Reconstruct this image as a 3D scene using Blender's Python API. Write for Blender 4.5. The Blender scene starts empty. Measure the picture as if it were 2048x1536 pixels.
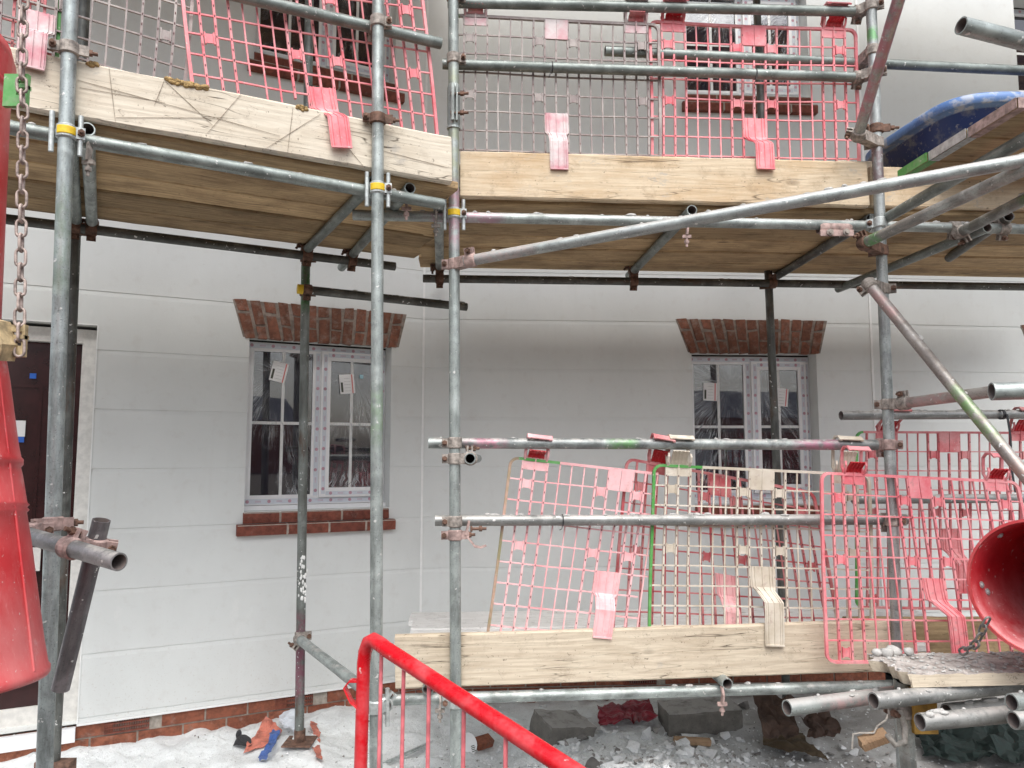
import bpy, bmesh, math, random
from mathutils import Vector as V, Matrix, noise
random.seed(7)
SC = bpy.context.scene; COL = SC.collection
R = math.radians
# ------------------------------------------------------------------ camera geometry
F = 1520.0; PITCH = R(5.41); EYE = 1.55
CP, SP = math.cos(PITCH), math.sin(PITCH)
def ray(px, py):
    a = (px-1024)/F; b = -(py-768)/F
    return V((a, CP-b*SP, SP+b*CP))
def P(px, py, Y):
    d = ray(px, py); return V((0, 0, EYE)) + d*(Y/d.y)
def onz(px, py, z):
    d = ray(px, py); return V((0, 0, EYE)) + d*((z-EYE)/d.z)
class Plane:
    def __init__(s, o, deg):
        s.a = R(deg); s.o = V((o[0], o[1], 0)); s.d = V((math.cos(s.a), math.sin(s.a), 0)); s.n = V((math.sin(s.a), -math.cos(s.a), 0))
    def hit(s, px, py, off=0):
        r = ray(px, py); t = (s.n.dot(s.o)+off)/s.n.dot(r); return V((0, 0, EYE)) + r*t
    def uz(s, px, py, off=0):
        h = s.hit(px, py, off); return (h-s.o).dot(s.d), h.z
    def w(s, u, off, z):
        return s.o + s.d*u + s.n*off + V((0, 0, z))
    def M(s):
        return Matrix(((s.d.x, s.n.x*-1, 0, s.o.x), (s.d.y, s.n.y*-1, 0, s.o.y), (0, 0, 1, 0), (0, 0, 0, 1)))   # local x=u, y=into wall, z=up
Bp = P(754, 600, 2.97); Cp = P(909, 600, 3.33)
SL = Plane(Bp, 27); SM = Plane(Cp, 4)
KY = 4.95
K = P(846, 800, KY)
WL = Plane(K, 27); WM = Plane(K, 3.5)
k2 = WM.hit(1743, 700); WR = Plane(k2, 6.5)
# ------------------------------------------------------------------ materials
class NT:
    def __init__(s, name):
        s.m = bpy.data.materials.new(name); s.m.use_nodes = True
        s.t = s.m.node_tree; s.b = s.t.nodes['Principled BSDF']; s.out = s.t.nodes['Material Output']
    def n(s, kind, ins=None, **at):
        nd = s.t.nodes.new('ShaderNode'+kind)
        for k, v in at.items(): setattr(nd, k, v)
        for k, v in (ins or {}).items(): s.set(nd.inputs[k], v)
        return nd
    def set(s, sock, v):
        if isinstance(v, bpy.types.NodeSocket): s.t.links.new(v, sock)
        else:
            if sock.type == 'RGBA' and len(v) == 3: v = (*v, 1)
            sock.default_value = v
    def p(s, **kw):
        for k, v in kw.items(): s.set(s.b.inputs[k.replace('_', ' ')], v)
    def obj(s, scale=(1, 1, 1), rnd=0):
        tc = s.n('TexCoord'); o = tc.outputs['Object']
        if rnd:
            oi = s.n('ObjectInfo'); mu = s.n('Math', {0: oi.outputs['Random'], 1: float(rnd)}, operation='MULTIPLY')
            va = s.n('VectorMath', {0: o, 1: mu.outputs[0]}, operation='ADD'); o = va.outputs[0]
        mp = s.n('Mapping', {'Vector': o, 'Scale': scale}); return mp.outputs[0]
    def noise(s, vec, scale, detail=4, rough=.6, dist=0):
        return s.n('TexNoise', {'Vector': vec, 'Scale': scale, 'Detail': detail, 'Roughness': rough, 'Distortion': dist}).outputs[0]
    def rng(s, v, a, b, c=0., d=1.):
        return s.n('MapRange', {0: v, 1: a, 2: b, 3: c, 4: d}).outputs[0]
    def mix(s, f, a, b, mode='MIX'):
        nd = s.n('Mix', data_type='RGBA', blend_type=mode)
        s.set(nd.inputs[0], f); s.set(nd.inputs[6], a); s.set(nd.inputs[7], b); return nd.outputs[2]
    def math(s, op, a, b=0.):
        return s.n('Math', {0: a, 1: b}, operation=op).outputs[0]
    def bump(s, h, strength=.3, dist=.01):
        s.p(Normal=s.n('Bump', {'Height': h, 'Strength': strength, 'Distance': dist}).outputs[0])
    def sep(s, vec):
        return s.n('SeparateXYZ', {0: vec}).outputs
    def up(s):
        return s.sep(s.n('NewGeometry').outputs['Normal'])[2]

def m_plain(name, col, rough=.5, metal=0., var=.15, scale=20, bump=0.):
    t = NT(name); v = t.obj(rnd=7); n = t.noise(v, scale)
    c = t.mix(t.rng(n, .35, .65), [x*(1-var) for x in col], [min(1, x*(1+var)) for x in col])
    t.p(Base_Color=c, Roughness=rough, Metallic=metal)
    if bump: t.bump(n, bump, .004)
    return t.m
def m_tube(name, base=(.335, .37, .355), dark=(.145, .16, .152), light=(.53, .58, .56), paint=(), pf=.75, dust=.25, rust=.0, metal=.4, rough=.46):
    t = NT(name)
    v1 = t.obj((1, 1, .25), 9); v2 = t.obj((1, 1, 1), 9); v3 = t.obj((1, 1, .06), 5)
    n1 = t.noise(v1, 26, 6, .7); n2 = t.noise(v2, 9, 4, .6, .5); n3 = t.noise(v2, 170, 3); n4 = t.noise(v3, 60, 3, .6)
    c = t.mix(t.rng(n1, .3, .6), dark, base)
    c = t.mix(t.rng(n2, .48, .72, 0, .75), c, light)
    c = t.mix(t.rng(n4, .55, .75, 0, .45), c, dark)
    c = t.mix(t.rng(n3, .3, .42, .55, 0), c, (.07, .065, .06))
    if rust: c = t.mix(t.rng(t.noise(v1, 12, 5, .7), .62-.3*rust, .75-.2*rust, 0, .85), c, (.10, .052, .03))
    z = t.sep(t.n('TexCoord').outputs['Object'])[2]
    for (a, b, col) in paint:
        w = min(.07, (b-a)*.3)
        f = t.math('MULTIPLY', t.rng(z, a, a+w), t.rng(z, b, b-w))
        f = t.math('MULTIPLY', f, t.rng(t.noise(v2, 24, 5, .7), .36, .56))
        c = t.mix(t.math('MULTIPLY', f, pf), c, col)
    if dust:
        f = t.math('MULTIPLY', t.rng(t.up(), .15, .8), t.rng(t.noise(v2, 16, 6, .7), .62-.45*dust, .72-.3*dust))
        c = t.mix(f, c, (.50, .485, .46))
    sp = t.rng(t.noise(v2, 55, 2, .5), .69, .73)
    c = t.mix(sp, c, (.62, .62, .6))
    t.p(Base_Color=c, Roughness=t.rng(n1, .3, .7, rough+.12, rough-.1), Metallic=metal)
    t.bump(t.math('ADD', n1, t.math('MULTIPLY', sp, 1.5)), .25, .002)
    return t.m
def m_wood(name, light, dark, stain=(.20, .16, .12), stains=.5, grain=1., bump=.4, mort=.3, vary=.15, crackle=1.):
    t = NT(name); v = t.obj(rnd=13)
    vk = t.n('Mapping', {'Vector': v, 'Scale': (2.3, 6.0, .01)}).outputs[0]
    vo = t.n('TexVoronoi', {'Vector': vk, 'Scale': 1.0, 'Randomness': 1.0}).outputs[0]
    pull = t.math('DIVIDE', .10, t.math('ADD', vo, .12))
    vg = t.n('Mapping', {'Vector': v, 'Scale': (.8, 7, 7)}).outputs[0]
    d = t.math('ADD', t.noise(vg, 1.3, 3, .5), pull)
    vd = t.n('VectorMath', {0: vg, 1: d}, operation='ADD').outputs[0]
    g1 = t.n('TexWave', {'Vector': vd, 'Scale': 1.3, 'Distortion': 2.2, 'Detail': 2, 'Detail Scale': 1.0, 'Detail Roughness': .6}, wave_type='BANDS', bands_direction='Y').outputs[1]
    vf = t.n('Mapping', {'Vector': v, 'Scale': (4, 60, 60)}).outputs[0]
    g2 = t.noise(vf, 2.0, 5, .65)
    n = t.noise(t.n('Mapping', {'Vector': v, 'Scale': (1, 2.2, 2.2)}).outputs[0], 2.6, 6, .65)
    n2 = t.noise(v, 11, 6, .7)
    oi = t.n('ObjectInfo').outputs['Random']
    c = t.mix(t.rng(g1, .35, 1., 0, .26*grain), light, dark)
    c = t.mix(t.rng(g2, .36, .56, .38*grain, 0), c, dark)
    c = t.mix(t.rng(n, .47, .72, 0, stains), c, stain)
    c = t.mix(t.rng(n2, .54, .72, 0, stains*.7), c, [x*.8 for x in dark])
    c = t.mix(t.rng(n2, .30, .42, .35, 0), c, [min(1, x*1.12) for x in light])
    kn = t.rng(vo, .035, .10, .75, 0)
    c = t.mix(kn, c, [x*.5 for x in dark])
    vc = t.n('Mapping', {'Vector': v, 'Scale': (1.1, 15, 15)}).outputs[0]
    cr = t.noise(vc, 1.2, 2, .5, .6)
    crack = t.math('MULTIPLY', t.rng(t.math('ABSOLUTE', t.math('SUBTRACT', cr, .5)), .0, .010, 1, 0), t.rng(n, .44, .58))
    c = t.mix(t.math('MULTIPLY', crack, .6*crackle), c, (.06, .045, .03))
    vs = t.n('Mapping', {'Vector': v, 'Scale': (6, 9, 9)}).outputs[0]
    sc = t.noise(vs, 1.5, 2, .5, 2.5)
    scr = t.math('MULTIPLY', t.rng(t.math('ABSOLUTE', t.math('SUBTRACT', sc, .5)), 0, .007, 1, 0), t.rng(n2, .5, .6))
    c = t.mix(t.math('MULTIPLY', scr, .55*crackle), c, (.10, .07, .045))
    if mort:
        ms = t.rng(t.noise(t.obj((5, 9, 9), 13), 1.3, 7, .72), .66-.12*mort, .72-.1*mort, 0, .6)
        c = t.mix(ms, c, (.42, .39, .35))
    sp = t.rng(t.noise(v, 60, 3, .6), .66, .72, 0, .7)
    c = t.mix(sp, c, (.11, .08, .055))
    hs = t.n('HueSaturation', {'Color': c, 'Value': t.rng(oi, 0, 1, 1-vary, 1+vary)}); c = hs.outputs[0]
    h = t.math('SUBTRACT', t.math('ADD', g2, t.math('MULTIPLY', g1, .4)), crack)
    t.p(Base_Color=c, Roughness=.85); t.b.inputs['Specular IOR Level'].default_value = .25
    t.bump(h, bump, .003); return t.m
def m_plastic(name, col, chalk, amt=.5, dirt=(.30, .22, .19), rough=.5):
    t = NT(name); v = t.obj(rnd=3)
    n = t.noise(v, 7, 5, .65); n2 = t.noise(v, 60, 4, .6); n3 = t.noise(v, 24, 4, .7)
    c = t.mix(t.rng(n, .62-.45*amt, .78-.25*amt), col, chalk)
    c = t.mix(t.rng(n3, .56, .7, 0, .5), c, dirt)
    c = t.mix(t.rng(n2, .63, .7, 0, .6), c, (.62, .58, .55))
    t.p(Base_Color=c, Roughness=rough); t.bump(n2, .15, .002); return t.m
def m_render(name):
    t = NT(name); v = t.obj()
    n = t.noise(v, 1.3, 4, .6); f = t.noise(v, 240, 3, .6); s = t.noise(t.obj((3, 3, .35)), 2.2, 4, .6); mt = t.noise(v, 14, 4, .6)
    c = t.mix(t.rng(n, .35, .65), (.645, .658, .638), (.695, .71, .69))
    c = t.mix(t.rng(s, .5, .75, 0, .10), c, (.57, .565, .55))
    c = t.mix(t.rng(mt, .55, .75, 0, .22), c, (.5, .47, .43))
    c = t.mix(t.rng(t.noise(t.obj((1, 1, .5)), 5, 6, .75), .60, .70, 0, .25), c, (.80, .79, .77))
    c = t.mix(t.rng(t.noise(v, 46, 3, .6), .70, .74, 0, .35), c, (.45, .42, .38))
    zz = t.sep(t.n('TexCoord').outputs['Object'])[2]
    spl = t.math('MULTIPLY', t.rng(t.noise(v, 75, 3, .6), .60, .66), t.rng(zz, .75, .15))
    c = t.mix(t.math('MULTIPLY', spl, .5), c, (.50, .46, .41))
    st = t.math('MULTIPLY', t.rng(t.noise(t.obj((9, 9, .5)), 1.6, 4, .6), .54, .72), t.rng(t.noise(v, .9, 2), .42, .6))
    c = t.mix(t.math('MULTIPLY', st, .13), c, (.52, .50, .465))
    t.p(Base_Color=c, Roughness=.92); t.b.inputs['Specular IOR Level'].default_value = .15
    t.bump(t.math('ADD', f, t.math('MULTIPLY', mt, 1.2)), .35, .003); return t.m
def m_brick(name, a, b, mort=(.33, .29, .25), smear=.4):
    t = NT(name); v = t.obj(); g = t.n('NewGeometry')
    c = t.mix(g.outputs['Random Per Island'], a, b)
    n = t.noise(v, 30, 5, .7); c = t.mix(t.rng(n, .38, .66, 0, .8), c, [x*.4 for x in a])
    c = t.mix(t.rng(t.noise(v, 17, 6, .75), .60-.1*smear, .70, 0, smear), c, mort)
    t.p(Base_Color=c, Roughness=.85); t.bump(n, .4, .004); return t.m
def m_ground():
    t = NT('plaster_dust_ground'); v = t.obj()
    n = t.noise(v, 2.0, 6, .65); f = t.noise(v, 34, 6, .7); g = t.noise(v, 150, 3, .6)
    c = t.mix(t.rng(n, .38, .62), (.675, .69, .685), (.81, .835, .83))
    c = t.mix(t.rng(f, .55, .72, 0, .45), c, (.36, .345, .32))
    c = t.mix(t.rng(g, .66, .72, 0, .7), c, (.10, .09, .08))
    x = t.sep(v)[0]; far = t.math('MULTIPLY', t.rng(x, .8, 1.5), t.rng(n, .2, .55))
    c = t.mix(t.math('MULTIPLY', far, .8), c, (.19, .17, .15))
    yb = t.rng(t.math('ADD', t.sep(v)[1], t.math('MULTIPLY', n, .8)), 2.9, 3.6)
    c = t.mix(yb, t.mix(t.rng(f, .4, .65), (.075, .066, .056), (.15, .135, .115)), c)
    t.p(Base_Color=c, Roughness=.95); t.b.inputs['Specular IOR Level'].default_value = .1
    t.bump(t.math('ADD', t.math('MULTIPLY', f, 1.), t.math('MULTIPLY', g, .5)), .7, .012); return t.m
def m_stone(name, a, b):
    t = NT(name); v = t.obj(); g = t.n('NewGeometry')
    c = t.mix(g.outputs['Random Per Island'], a, b); n = t.noise(v, 60, 5, .7)
    c = t.mix(t.rng(n, .5, .75, 0, .5), c, [x*.5 for x in a])
    t.p(Base_Color=c, Roughness=.95); t.bump(n, .5, .004); return t.m
def m_concrete(name, a, b):
    t = NT(name); v = t.obj(); n = t.noise(v, 12, 6, .7); g = t.noise(v, 120, 3, .6)
    c = t.mix(t.rng(n, .35, .65), a, b); c = t.mix(t.rng(g, .62, .7, 0, .6), c, [x*.4 for x in a])
    c = t.mix(t.math('MULTIPLY', t.rng(t.up(), .5, .9), t.rng(n, .3, .5)), c, (.40, .385, .365))
    t.p(Base_Color=c, Roughness=.95); t.bump(t.math('ADD', n, g), .6, .006); return t.m
def m_glass():
    t = NT('window_glass'); v = t.obj()
    t.p(Base_Color=(.016, .013, .022), Roughness=.015, IOR=2.1); t.b.inputs['Specular IOR Level'].default_value = .5
    t.bump(t.noise(v, 2.5, 2, .5), .03, .01); return t.m
def m_film(seed=0., dense=.5, cx=.05, cz=.32):
    """clear film: long wrinkles fanning out from where it is pulled tight"""
    t = NT('wrinkled_plastic_film')
    o = t.n('TexCoord').outputs['Object']; oi = t.n('ObjectInfo').outputs['Random']
    x, _, z = t.sep(o)
    dx = t.math('SUBTRACT', x, t.math('ADD', cx, t.rng(oi, 0, 1, -.16, .16))); dz = t.math('SUBTRACT', z, cz)
    ang = t.math('ARCTAN2', dx, dz); rad = t.math('SQRT', t.math('ADD', t.math('MULTIPLY', dx, dx), t.math('MULTIPLY', dz, dz)))
    warp = t.noise(o, 6, 3, .6)
    va = t.n('CombineXYZ', {0: t.math('ADD', t.math('MULTIPLY', ang, 5.5), t.math('MULTIPLY', warp, .9)), 1: t.math('MULTIPLY', rad, .9), 2: t.math('ADD', t.math('MULTIPLY', oi, 40.), seed)}).outputs[0]
    rid = t.noise(va, 3.2, 2, .5)
    ridge = t.rng(t.math('ABSOLUTE', t.math('SUBTRACT', rid, .52)), 0, .045, 1, 0)
    patch = t.rng(t.noise(t.n('VectorMath', {0: o, 1: t.n('CombineXYZ', {0: t.math('MULTIPLY', oi, 17.)}).outputs[0]}, operation='ADD').outputs[0], 3.4, 3, .55), .62-.2*dense, .74-.1*dense)
    m = t.math('MULTIPLY', ridge, patch)
    dif = t.n('BsdfDiffuse', {'Color': (.72, .75, .76, 1)}).outputs[0]
    tr = t.n('BsdfTransparent').outputs[0]
    bp = t.n('Bump', {'Height': rid, 'Strength': .35, 'Distance': .008}).outputs[0]
    gl = t.n('BsdfGlossy', {'Color': (.9, .9, .9, 1), 'Roughness': .10, 'Normal': bp}).outputs[0]
    a = t.n('MixShader', {0: t.math('ADD', t.math('MULTIPLY', patch, .07), .012), 1: tr, 2: gl}).outputs[0]
    b = t.n('MixShader', {0: t.math('MULTIPLY', m, .5), 1: a, 2: dif}).outputs[0]
    t.t.links.new(b, t.out.inputs[0]); return t.m
def m_red_chute():
    t = NT('scuffed_red_plastic'); v = t.obj()
    n = t.noise(v, 6, 5, .65); s = t.noise(t.obj((30, 30, 3)), 3, 4, .7); g = t.noise(v, 90, 3)
    c = t.mix(t.rng(n, .4, .65), (.50, .026, .032), (.60, .085, .09))
    c = t.mix(t.rng(t.noise(t.obj((2, 2, .8)), 3.2, 6, .7), .46, .68, 0, .42), c, (.62, .27, .26))
    c = t.mix(t.rng(s, .6, .74, 0, .5), c, (.68, .28, .27))
    c = t.mix(t.rng(t.noise(v, 14, 6, .75), .60, .70, 0, .55), c, (.60, .36, .34))
    c = t.mix(t.rng(g, .68, .73, 0, .7), c, (.6, .5, .48))
    t.p(Base_Color=c, Roughness=.42); t.bump(s, .12, .003); return t.m
def m_mouth():
    t = NT('dusty_red_chute_mouth'); v = t.obj(); n = t.noise(v, 9, 6, .7); s_ = t.noise(t.obj((5, 5, 30)), 2.5, 4, .7)
    c = t.mix(t.rng(n, .4, .65), (.42, .010, .018), (.52, .035, .045))
    f = t.math('MULTIPLY', t.rng(t.up(), -.1, .75), t.rng(n, .30, .58))
    c = t.mix(t.math('MULTIPLY', f, .6), c, (.62, .35, .35))
    c = t.mix(t.rng(s_, .62, .72, 0, .6), c, (.66, .36, .36)); c = t.mix(t.rng(t.noise(v, 45, 3), .66, .70, 0, .8), c, (.66, .55, .53))
    t.p(Base_Color=c, Roughness=.4); t.bump(n, .1, .003); return t.m
def m_blue():
    t = NT('mortar_stained_blue_plastic'); v = t.obj(); n = t.noise(v, 8, 6, .7)
    c = t.mix(t.rng(n, .52, .62, 0, .8), (.010, .038, .19), (.16, .19, .26))
    c = t.mix(t.rng(t.noise(v, 40, 4), .62, .68, 0, .6), c, (.40, .42, .46))
    rim = t.math('MULTIPLY', t.rng(t.sep(v)[2], -.056, -.05), t.rng(t.noise(v, 6, 5, .7), .35, .5, .35, 1))
    c = t.mix(t.math('MULTIPLY', rim, .75), c, (.14, .27, .55)); c = t.mix(t.math('MULTIPLY', rim, t.rng(t.noise(v, 15, 5), .52, .6, 0, .6)), c, (.5, .52, .55))
    t.p(Base_Color=c, Roughness=.4); return t.m

M = {}
M['tube'] = m_tube('galvanised_tube')
M['tube_dull'] = m_tube('dull_galvanised_tube', (.235, .265, .25), (.105, .12, .112), (.38, .425, .40), dust=.2)
M['tube_dusty'] = m_tube('dusty_galvanised_tube', (.27, .275, .265), (.13, .135, .13), (.42, .43, .415), dust=.6)
M['tube_dark'] = m_tube('dark_rusty_tube', (.11, .115, .105), (.04, .04, .036), (.20, .205, .19), dust=.1, rust=.25, metal=.3)  # near-black base with brown rust patches
GREEN = (.10, .33, .09); PINK = (.55, .19, .27); MAG = (.42, .05, .19)
M['inner'] = m_plain('tube_inside', (.16, .13, .12), .8)
M['rust'] = m_plain('rusty_steel', (.15, .085, .06), .75, .25, .5, 40, .5)
M['fit'] = m_plain('weathered_fitting', (.31, .275, .245), .7, .25, .45, 45, .5)
M['fitp'] = m_plain('pink_dusted_fitting', (.37, .265, .24), .75, .1, .4, 35, .5)
M['galv'] = m_plain('bright_galvanised_fitting', (.46, .49, .48), .45, .4, .25, 40, .2)
M['yel'] = m_plain('yellow_tag', (.75, .50, .02), .55, 0, .12, 60)
M['black'] = m_plain('black_plastic', (.02, .02, .022), .5)
M['toe'] = m_wood('pale_scaffold_board', (.66, .545, .395), (.41, .295, .185), (.50, .34, .19), .85, .9, vary=.06, mort=.5)
M['toe2'] = m_wood('scratched_scaffold_board', (.69, .625, .515), (.42, .345, .26), (.47, .39, .29), .5, .6, mort=.6, vary=.04, crackle=1.6)
M['toe3'] = m_wood('grey_scaffold_board', (.655, .57, .445), (.385, .30, .215), (.44, .35, .25), .6, crackle=1.5, vary=.05)
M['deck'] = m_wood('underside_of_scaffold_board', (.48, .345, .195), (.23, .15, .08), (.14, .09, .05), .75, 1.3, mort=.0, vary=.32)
M['deckd'] = m_wood('plaster_covered_board', (.72, .71, .69), (.50, .48, .45), (.76, .755, .74), .8, mort=.6)
M['render'] = m_render('off_white_render')
M['bead'] = m_plain('white_render_bead', (.80, .80, .78), .6, 0, .04)
M['brick'] = m_brick('red_facing_brick', (.25, .078, .042), (.34, .12, .066))
M['header'] = m_brick('dark_header_brick', (.17, .066, .038), (.26, .10, .06), (.26, .20, .165), .95)  # brick darkened for the shadow on the window heads, plus mortar smears
M['sill'] = m_brick('dark_red_sill_brick', (.19, .052, .033), (.25, .075, .047), (.30, .25, .22), .25)
M['mortar'] = m_plain('mortar', (.36, .32, .275), .95, 0, .2, 40, .5)
M['mortard'] = m_plain('dark_header_mortar', (.235, .195, .165), .95, 0, .3, 30, .5)  # darker mortar to go with the darkened window-head bricks
M['slate'] = m_plain('blue_grey_slate', (.09, .10, .13), .7, 0, .2, 3)
M['upvc'] = m_plain('white_upvc', (.82, .82, .82), .35, 0, .03)
M['tape'] = m_plain('pale_blue_protective_tape', (.62, .655, .70), .35, 0, .05)
M['print'] = m_plain('red_tape_print', (.50, .29, .34), .5, 0, .2)
M['print2'] = m_plain('pink_tape_print', (.57, .50, .56), .5, 0, .1)
M['white'] = m_plain('white_paper', (.80, .80, .79), .7, 0, .03)
M['redink'] = m_plain('red_ink', (.62, .20, .19), .6, 0, .1)
M['ink'] = m_plain('black_ink', (.05, .055, .035), .6)
M['grey'] = m_plain('grey_ink', (.5, .5, .5), .6)
M['bluetape'] = m_plain('blue_tape', (.02, .12, .50), .5)
M['cyan'] = m_plain('pale_blue_tab', (.33, .55, .62), .5)
M['glass'] = m_glass(); M['film'] = m_film(1.7, .8); M['film2'] = m_film(3.1, 1.25, -.02, .30)
M['bar'] = m_plain('white_glazing_bar', (.70, .70, .68), .5, 0, .04)
M['door'] = m_plain('dark_door', (.030, .009, .009), .25, 0, .3, 8)
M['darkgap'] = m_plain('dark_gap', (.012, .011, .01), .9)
M['jamb'] = m_plain('pale_door_frame', (.68, .66, .62), .6, 0, .1, 30)
M['pink'] = m_plastic('faded_pink_plastic', (.74, .11, .145), (.84, .34, .36), .72)
M['pink2'] = m_plastic('chalky_pink_plastic', (.72, .24, .26), (.86, .50, .51), .9)
M['pink3'] = m_plastic('dirty_red_plastic', (.52, .08, .095), (.66, .30, .30), .6)
M['hookred'] = m_plastic('deep_red_plastic', (.48, .012, .022), (.60, .10, .11), .25)
M['beige'] = m_plastic('dust_coated_beige_plastic', (.52, .45, .35), (.68, .62, .53), .6, (.35, .24, .2))
M['greyp'] = m_plastic('dirty_grey_plastic', (.27, .215, .205), (.46, .41, .38), .4, (.20, .09, .10))
M['greyw'] = m_plastic('pink_smeared_pale_plastic', (.55, .10, .16), (.66, .58, .57), .75, (.5, .2, .22))
M['hole'] = m_plain('dark_slot', (.09, .03, .035), .8)
M['greenp'] = m_plastic('green_plastic', (.07, .30, .06), (.20, .42, .17), .4, (.3, .3, .22))
M['olive'] = m_plastic('olive_smeared_plastic', (.25, .23, .12), (.55, .33, .27), .5)
M['chute'] = m_red_chute(); M['blue'] = m_blue(); M['mouth'] = m_mouth()
M['chain'] = m_plain('rusty_pale_chain', (.34, .27, .24), .6, .3, .45, 60, .3)
M['chain2'] = m_plain('grey_chain', (.20, .19, .18), .6, .4, .3, 60, .3)
M['bracket'] = m_plain('ochre_bracket', (.42, .32, .18), .75, 0, .45, 30, .4)
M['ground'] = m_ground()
M['rubble'] = m_stone('plaster_rubble', (.66, .665, .66), (.82, .83, .825))
M['rubbled'] = m_stone('grey_rubble', (.16, .15, .14), (.42, .40, .375))
M['conc'] = m_concrete('grey_concrete', (.15, .14, .125), (.24, .225, .20))
M['paper'] = m_plain('brown_paper', (.075, .045, .032), .85, 0, .35, 9, .3)
M['paper2'] = m_plain('olive_paper', (.095, .066, .036), .85, 0, .35, 9, .3)
M['bagred'] = m_plain('crimson_plastic_bag', (.20, .012, .025), .3, 0, .4, 8)
M['bagor'] = m_plain('orange_plastic_bag', (.50, .16, .11), .45, 0, .35, 14)
M['bagbl'] = m_plain('blue_bag_print', (.05, .10, .28), .45, 0, .3, 14)
M['wood'] = m_wood('offcut_timber', (.46, .31, .19), (.28, .16, .09), (.2, .1, .05), .3, mort=.3)
M['net'] = m_plain('dark_green_net', (.004, .013, .011), .8, 0, .4, 40)
M['mort'] = m_plain('dried_mortar', (.44, .43, .41), .95, 0, .15, 60, .6)
M['scratch'] = m_plain('dark_scratch', (.19, .14, .10), .9, 0, .2)
M['expand'] = m_plain('dried_foam', (.36, .24, .10), .9, 0, .4, 60, .8)
M['barrier'] = m_plain('glossy_red_paint', (.62, .008, .014), .28, 0, .12, 6)
def m_barrier():
    t = NT('scuffed_red_barrier_paint'); v = t.obj(); n = t.noise(v, 9, 5, .7)
    c = t.mix(t.rng(n, .46, .60, 0, .55), (.58, .006, .014), (.66, .10, .11))
    c = t.mix(t.rng(t.noise(v, 28, 3, .5), .68, .72, 0, .8), c, (.72, .62, .58))
    t.p(Base_Color=c, Roughness=t.rng(n, .4, .6, .22, .5)); return t.m
M['barrier'] = m_barrier()
M['barpink'] = m_plain('pale_red_bar', (.66, .17, .19), .5, 0, .25, 25)
M['ochre'] = m_plain('yellow_ochre_steel', (.42, .24, .05), .7, 0, .4, 20)
M['rope'] = m_plain('frayed_rope', (.40, .37, .33), .95, 0, .25, 80)
# ------------------------------------------------------------------ mesh helpers
WMX = {}
class MB:
    def __init__(s): s.v = []; s.f = []; s.sm = []; s.mi = []
    def add(s, vs, fs, smooth=False, mi=0):
        k = len(s.v); s.v += [V(x) for x in vs]
        for f in fs: s.f.append([i+k for i in f]); s.sm.append(smooth); s.mi.append(mi)
    def box(s, lo, hi, mi=0, T=None):
        (a, b, c), (d, e, g) = lo, hi
        vs = [V(q) for q in ((a, b, c), (d, b, c), (d, e, c), (a, e, c), (a, b, g), (d, b, g), (d, e, g), (a, e, g))]
        if T: vs = [T @ q for q in vs]
        s.add(vs, [(0, 3, 2, 1), (4, 5, 6, 7), (0, 1, 5, 4), (1, 2, 6, 5), (2, 3, 7, 6), (3, 0, 4, 7)], mi=mi)
    def path(s, pts, r, seg=12, cap=True, mi=0, closed=False, smooth=True, up=None):
        pts = [V(q) for q in pts]; n = len(pts); rr = r if isinstance(r, (list, tuple)) else [r]*n
        rings = []; ref = None
        for i in range(n):
            if closed: t = pts[(i+1) % n]-pts[i-1]
            else: t = pts[min(i+1, n-1)]-pts[max(i-1, 0)]
            t.normalize()
            if ref is None:
                ref = V(up) if up else (V((0, 0, 1)) if abs(t.z) < .9 else V((1, 0, 0)))
            x = ref-t*ref.dot(t)
            if x.length < 1e-6: x = t.orthogonal()
            x.normalize(); y = t.cross(x); ref = x
            rings.append([pts[i]+(x*math.cos(2*math.pi*j/seg)+y*math.sin(2*math.pi*j/seg))*rr[i] for j in range(seg)])
        vs = [q for rg in rings for q in rg]; fs = []
        for i in range(n if closed else n-1):
            a = i*seg; b = ((i+1) % n)*seg
            for j in range(seg): fs.append((a+j, a+(j+1) % seg, b+(j+1) % seg, b+j))
        s.add(vs, fs, smooth, mi)
        if cap and not closed:
            s.add(rings[0], [tuple(reversed(range(seg)))], mi=mi); s.add(rings[-1], [tuple(range(seg))], mi=mi)
    def ribbon(s, pts, side, w, t, nrm=None, mi=0):
        """a strap: pts along the middle, side = width direction, w widths, t thickness"""
        pts = [V(q) for q in pts]; n = len(pts); ww = w if isinstance(w, (list, tuple)) else [w]*n
        vs = []
        for i in range(n):
            d = (pts[min(i+1, n-1)]-pts[max(i-1, 0)]).normalized()
            sd = V(side[i] if isinstance(side, list) else side).normalized(); nn = d.cross(sd).normalized()
            for a, b in ((-1, -1), (1, -1), (1, 1), (-1, 1)): vs.append(pts[i]+sd*(a*ww[i]/2)+nn*(b*t/2))
        fs = [(0, 1, 2, 3), tuple((n-1)*4+q for q in (3, 2, 1, 0))]
        for i in range(n-1):
            for q in range(4): fs.append((i*4+q, (i+1)*4+q, (i+1)*4+(q+1) % 4, i*4+(q+1) % 4))
        s.add(vs, fs, mi=mi)
    def build(s, name, mats, M4=None, parent=None, world=False, bevel=0):
        me = bpy.data.meshes.new(name)
        me.from_pydata([tuple(q) for q in s.v], [], s.f)
        for m in (mats if isinstance(mats, (list, tuple)) else [mats]): me.materials.append(m)
        me.polygons.foreach_set('use_smooth', s.sm); me.polygons.foreach_set('material_index', s.mi)
        me.validate(); me.update()
        bm = bmesh.new(); bm.from_mesh(me); bmesh.ops.recalc_face_normals(bm, faces=bm.faces); bm.to_mesh(me); bm.free()
        o = bpy.data.objects.new(name, me); return link(o, M4, parent)
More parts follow.
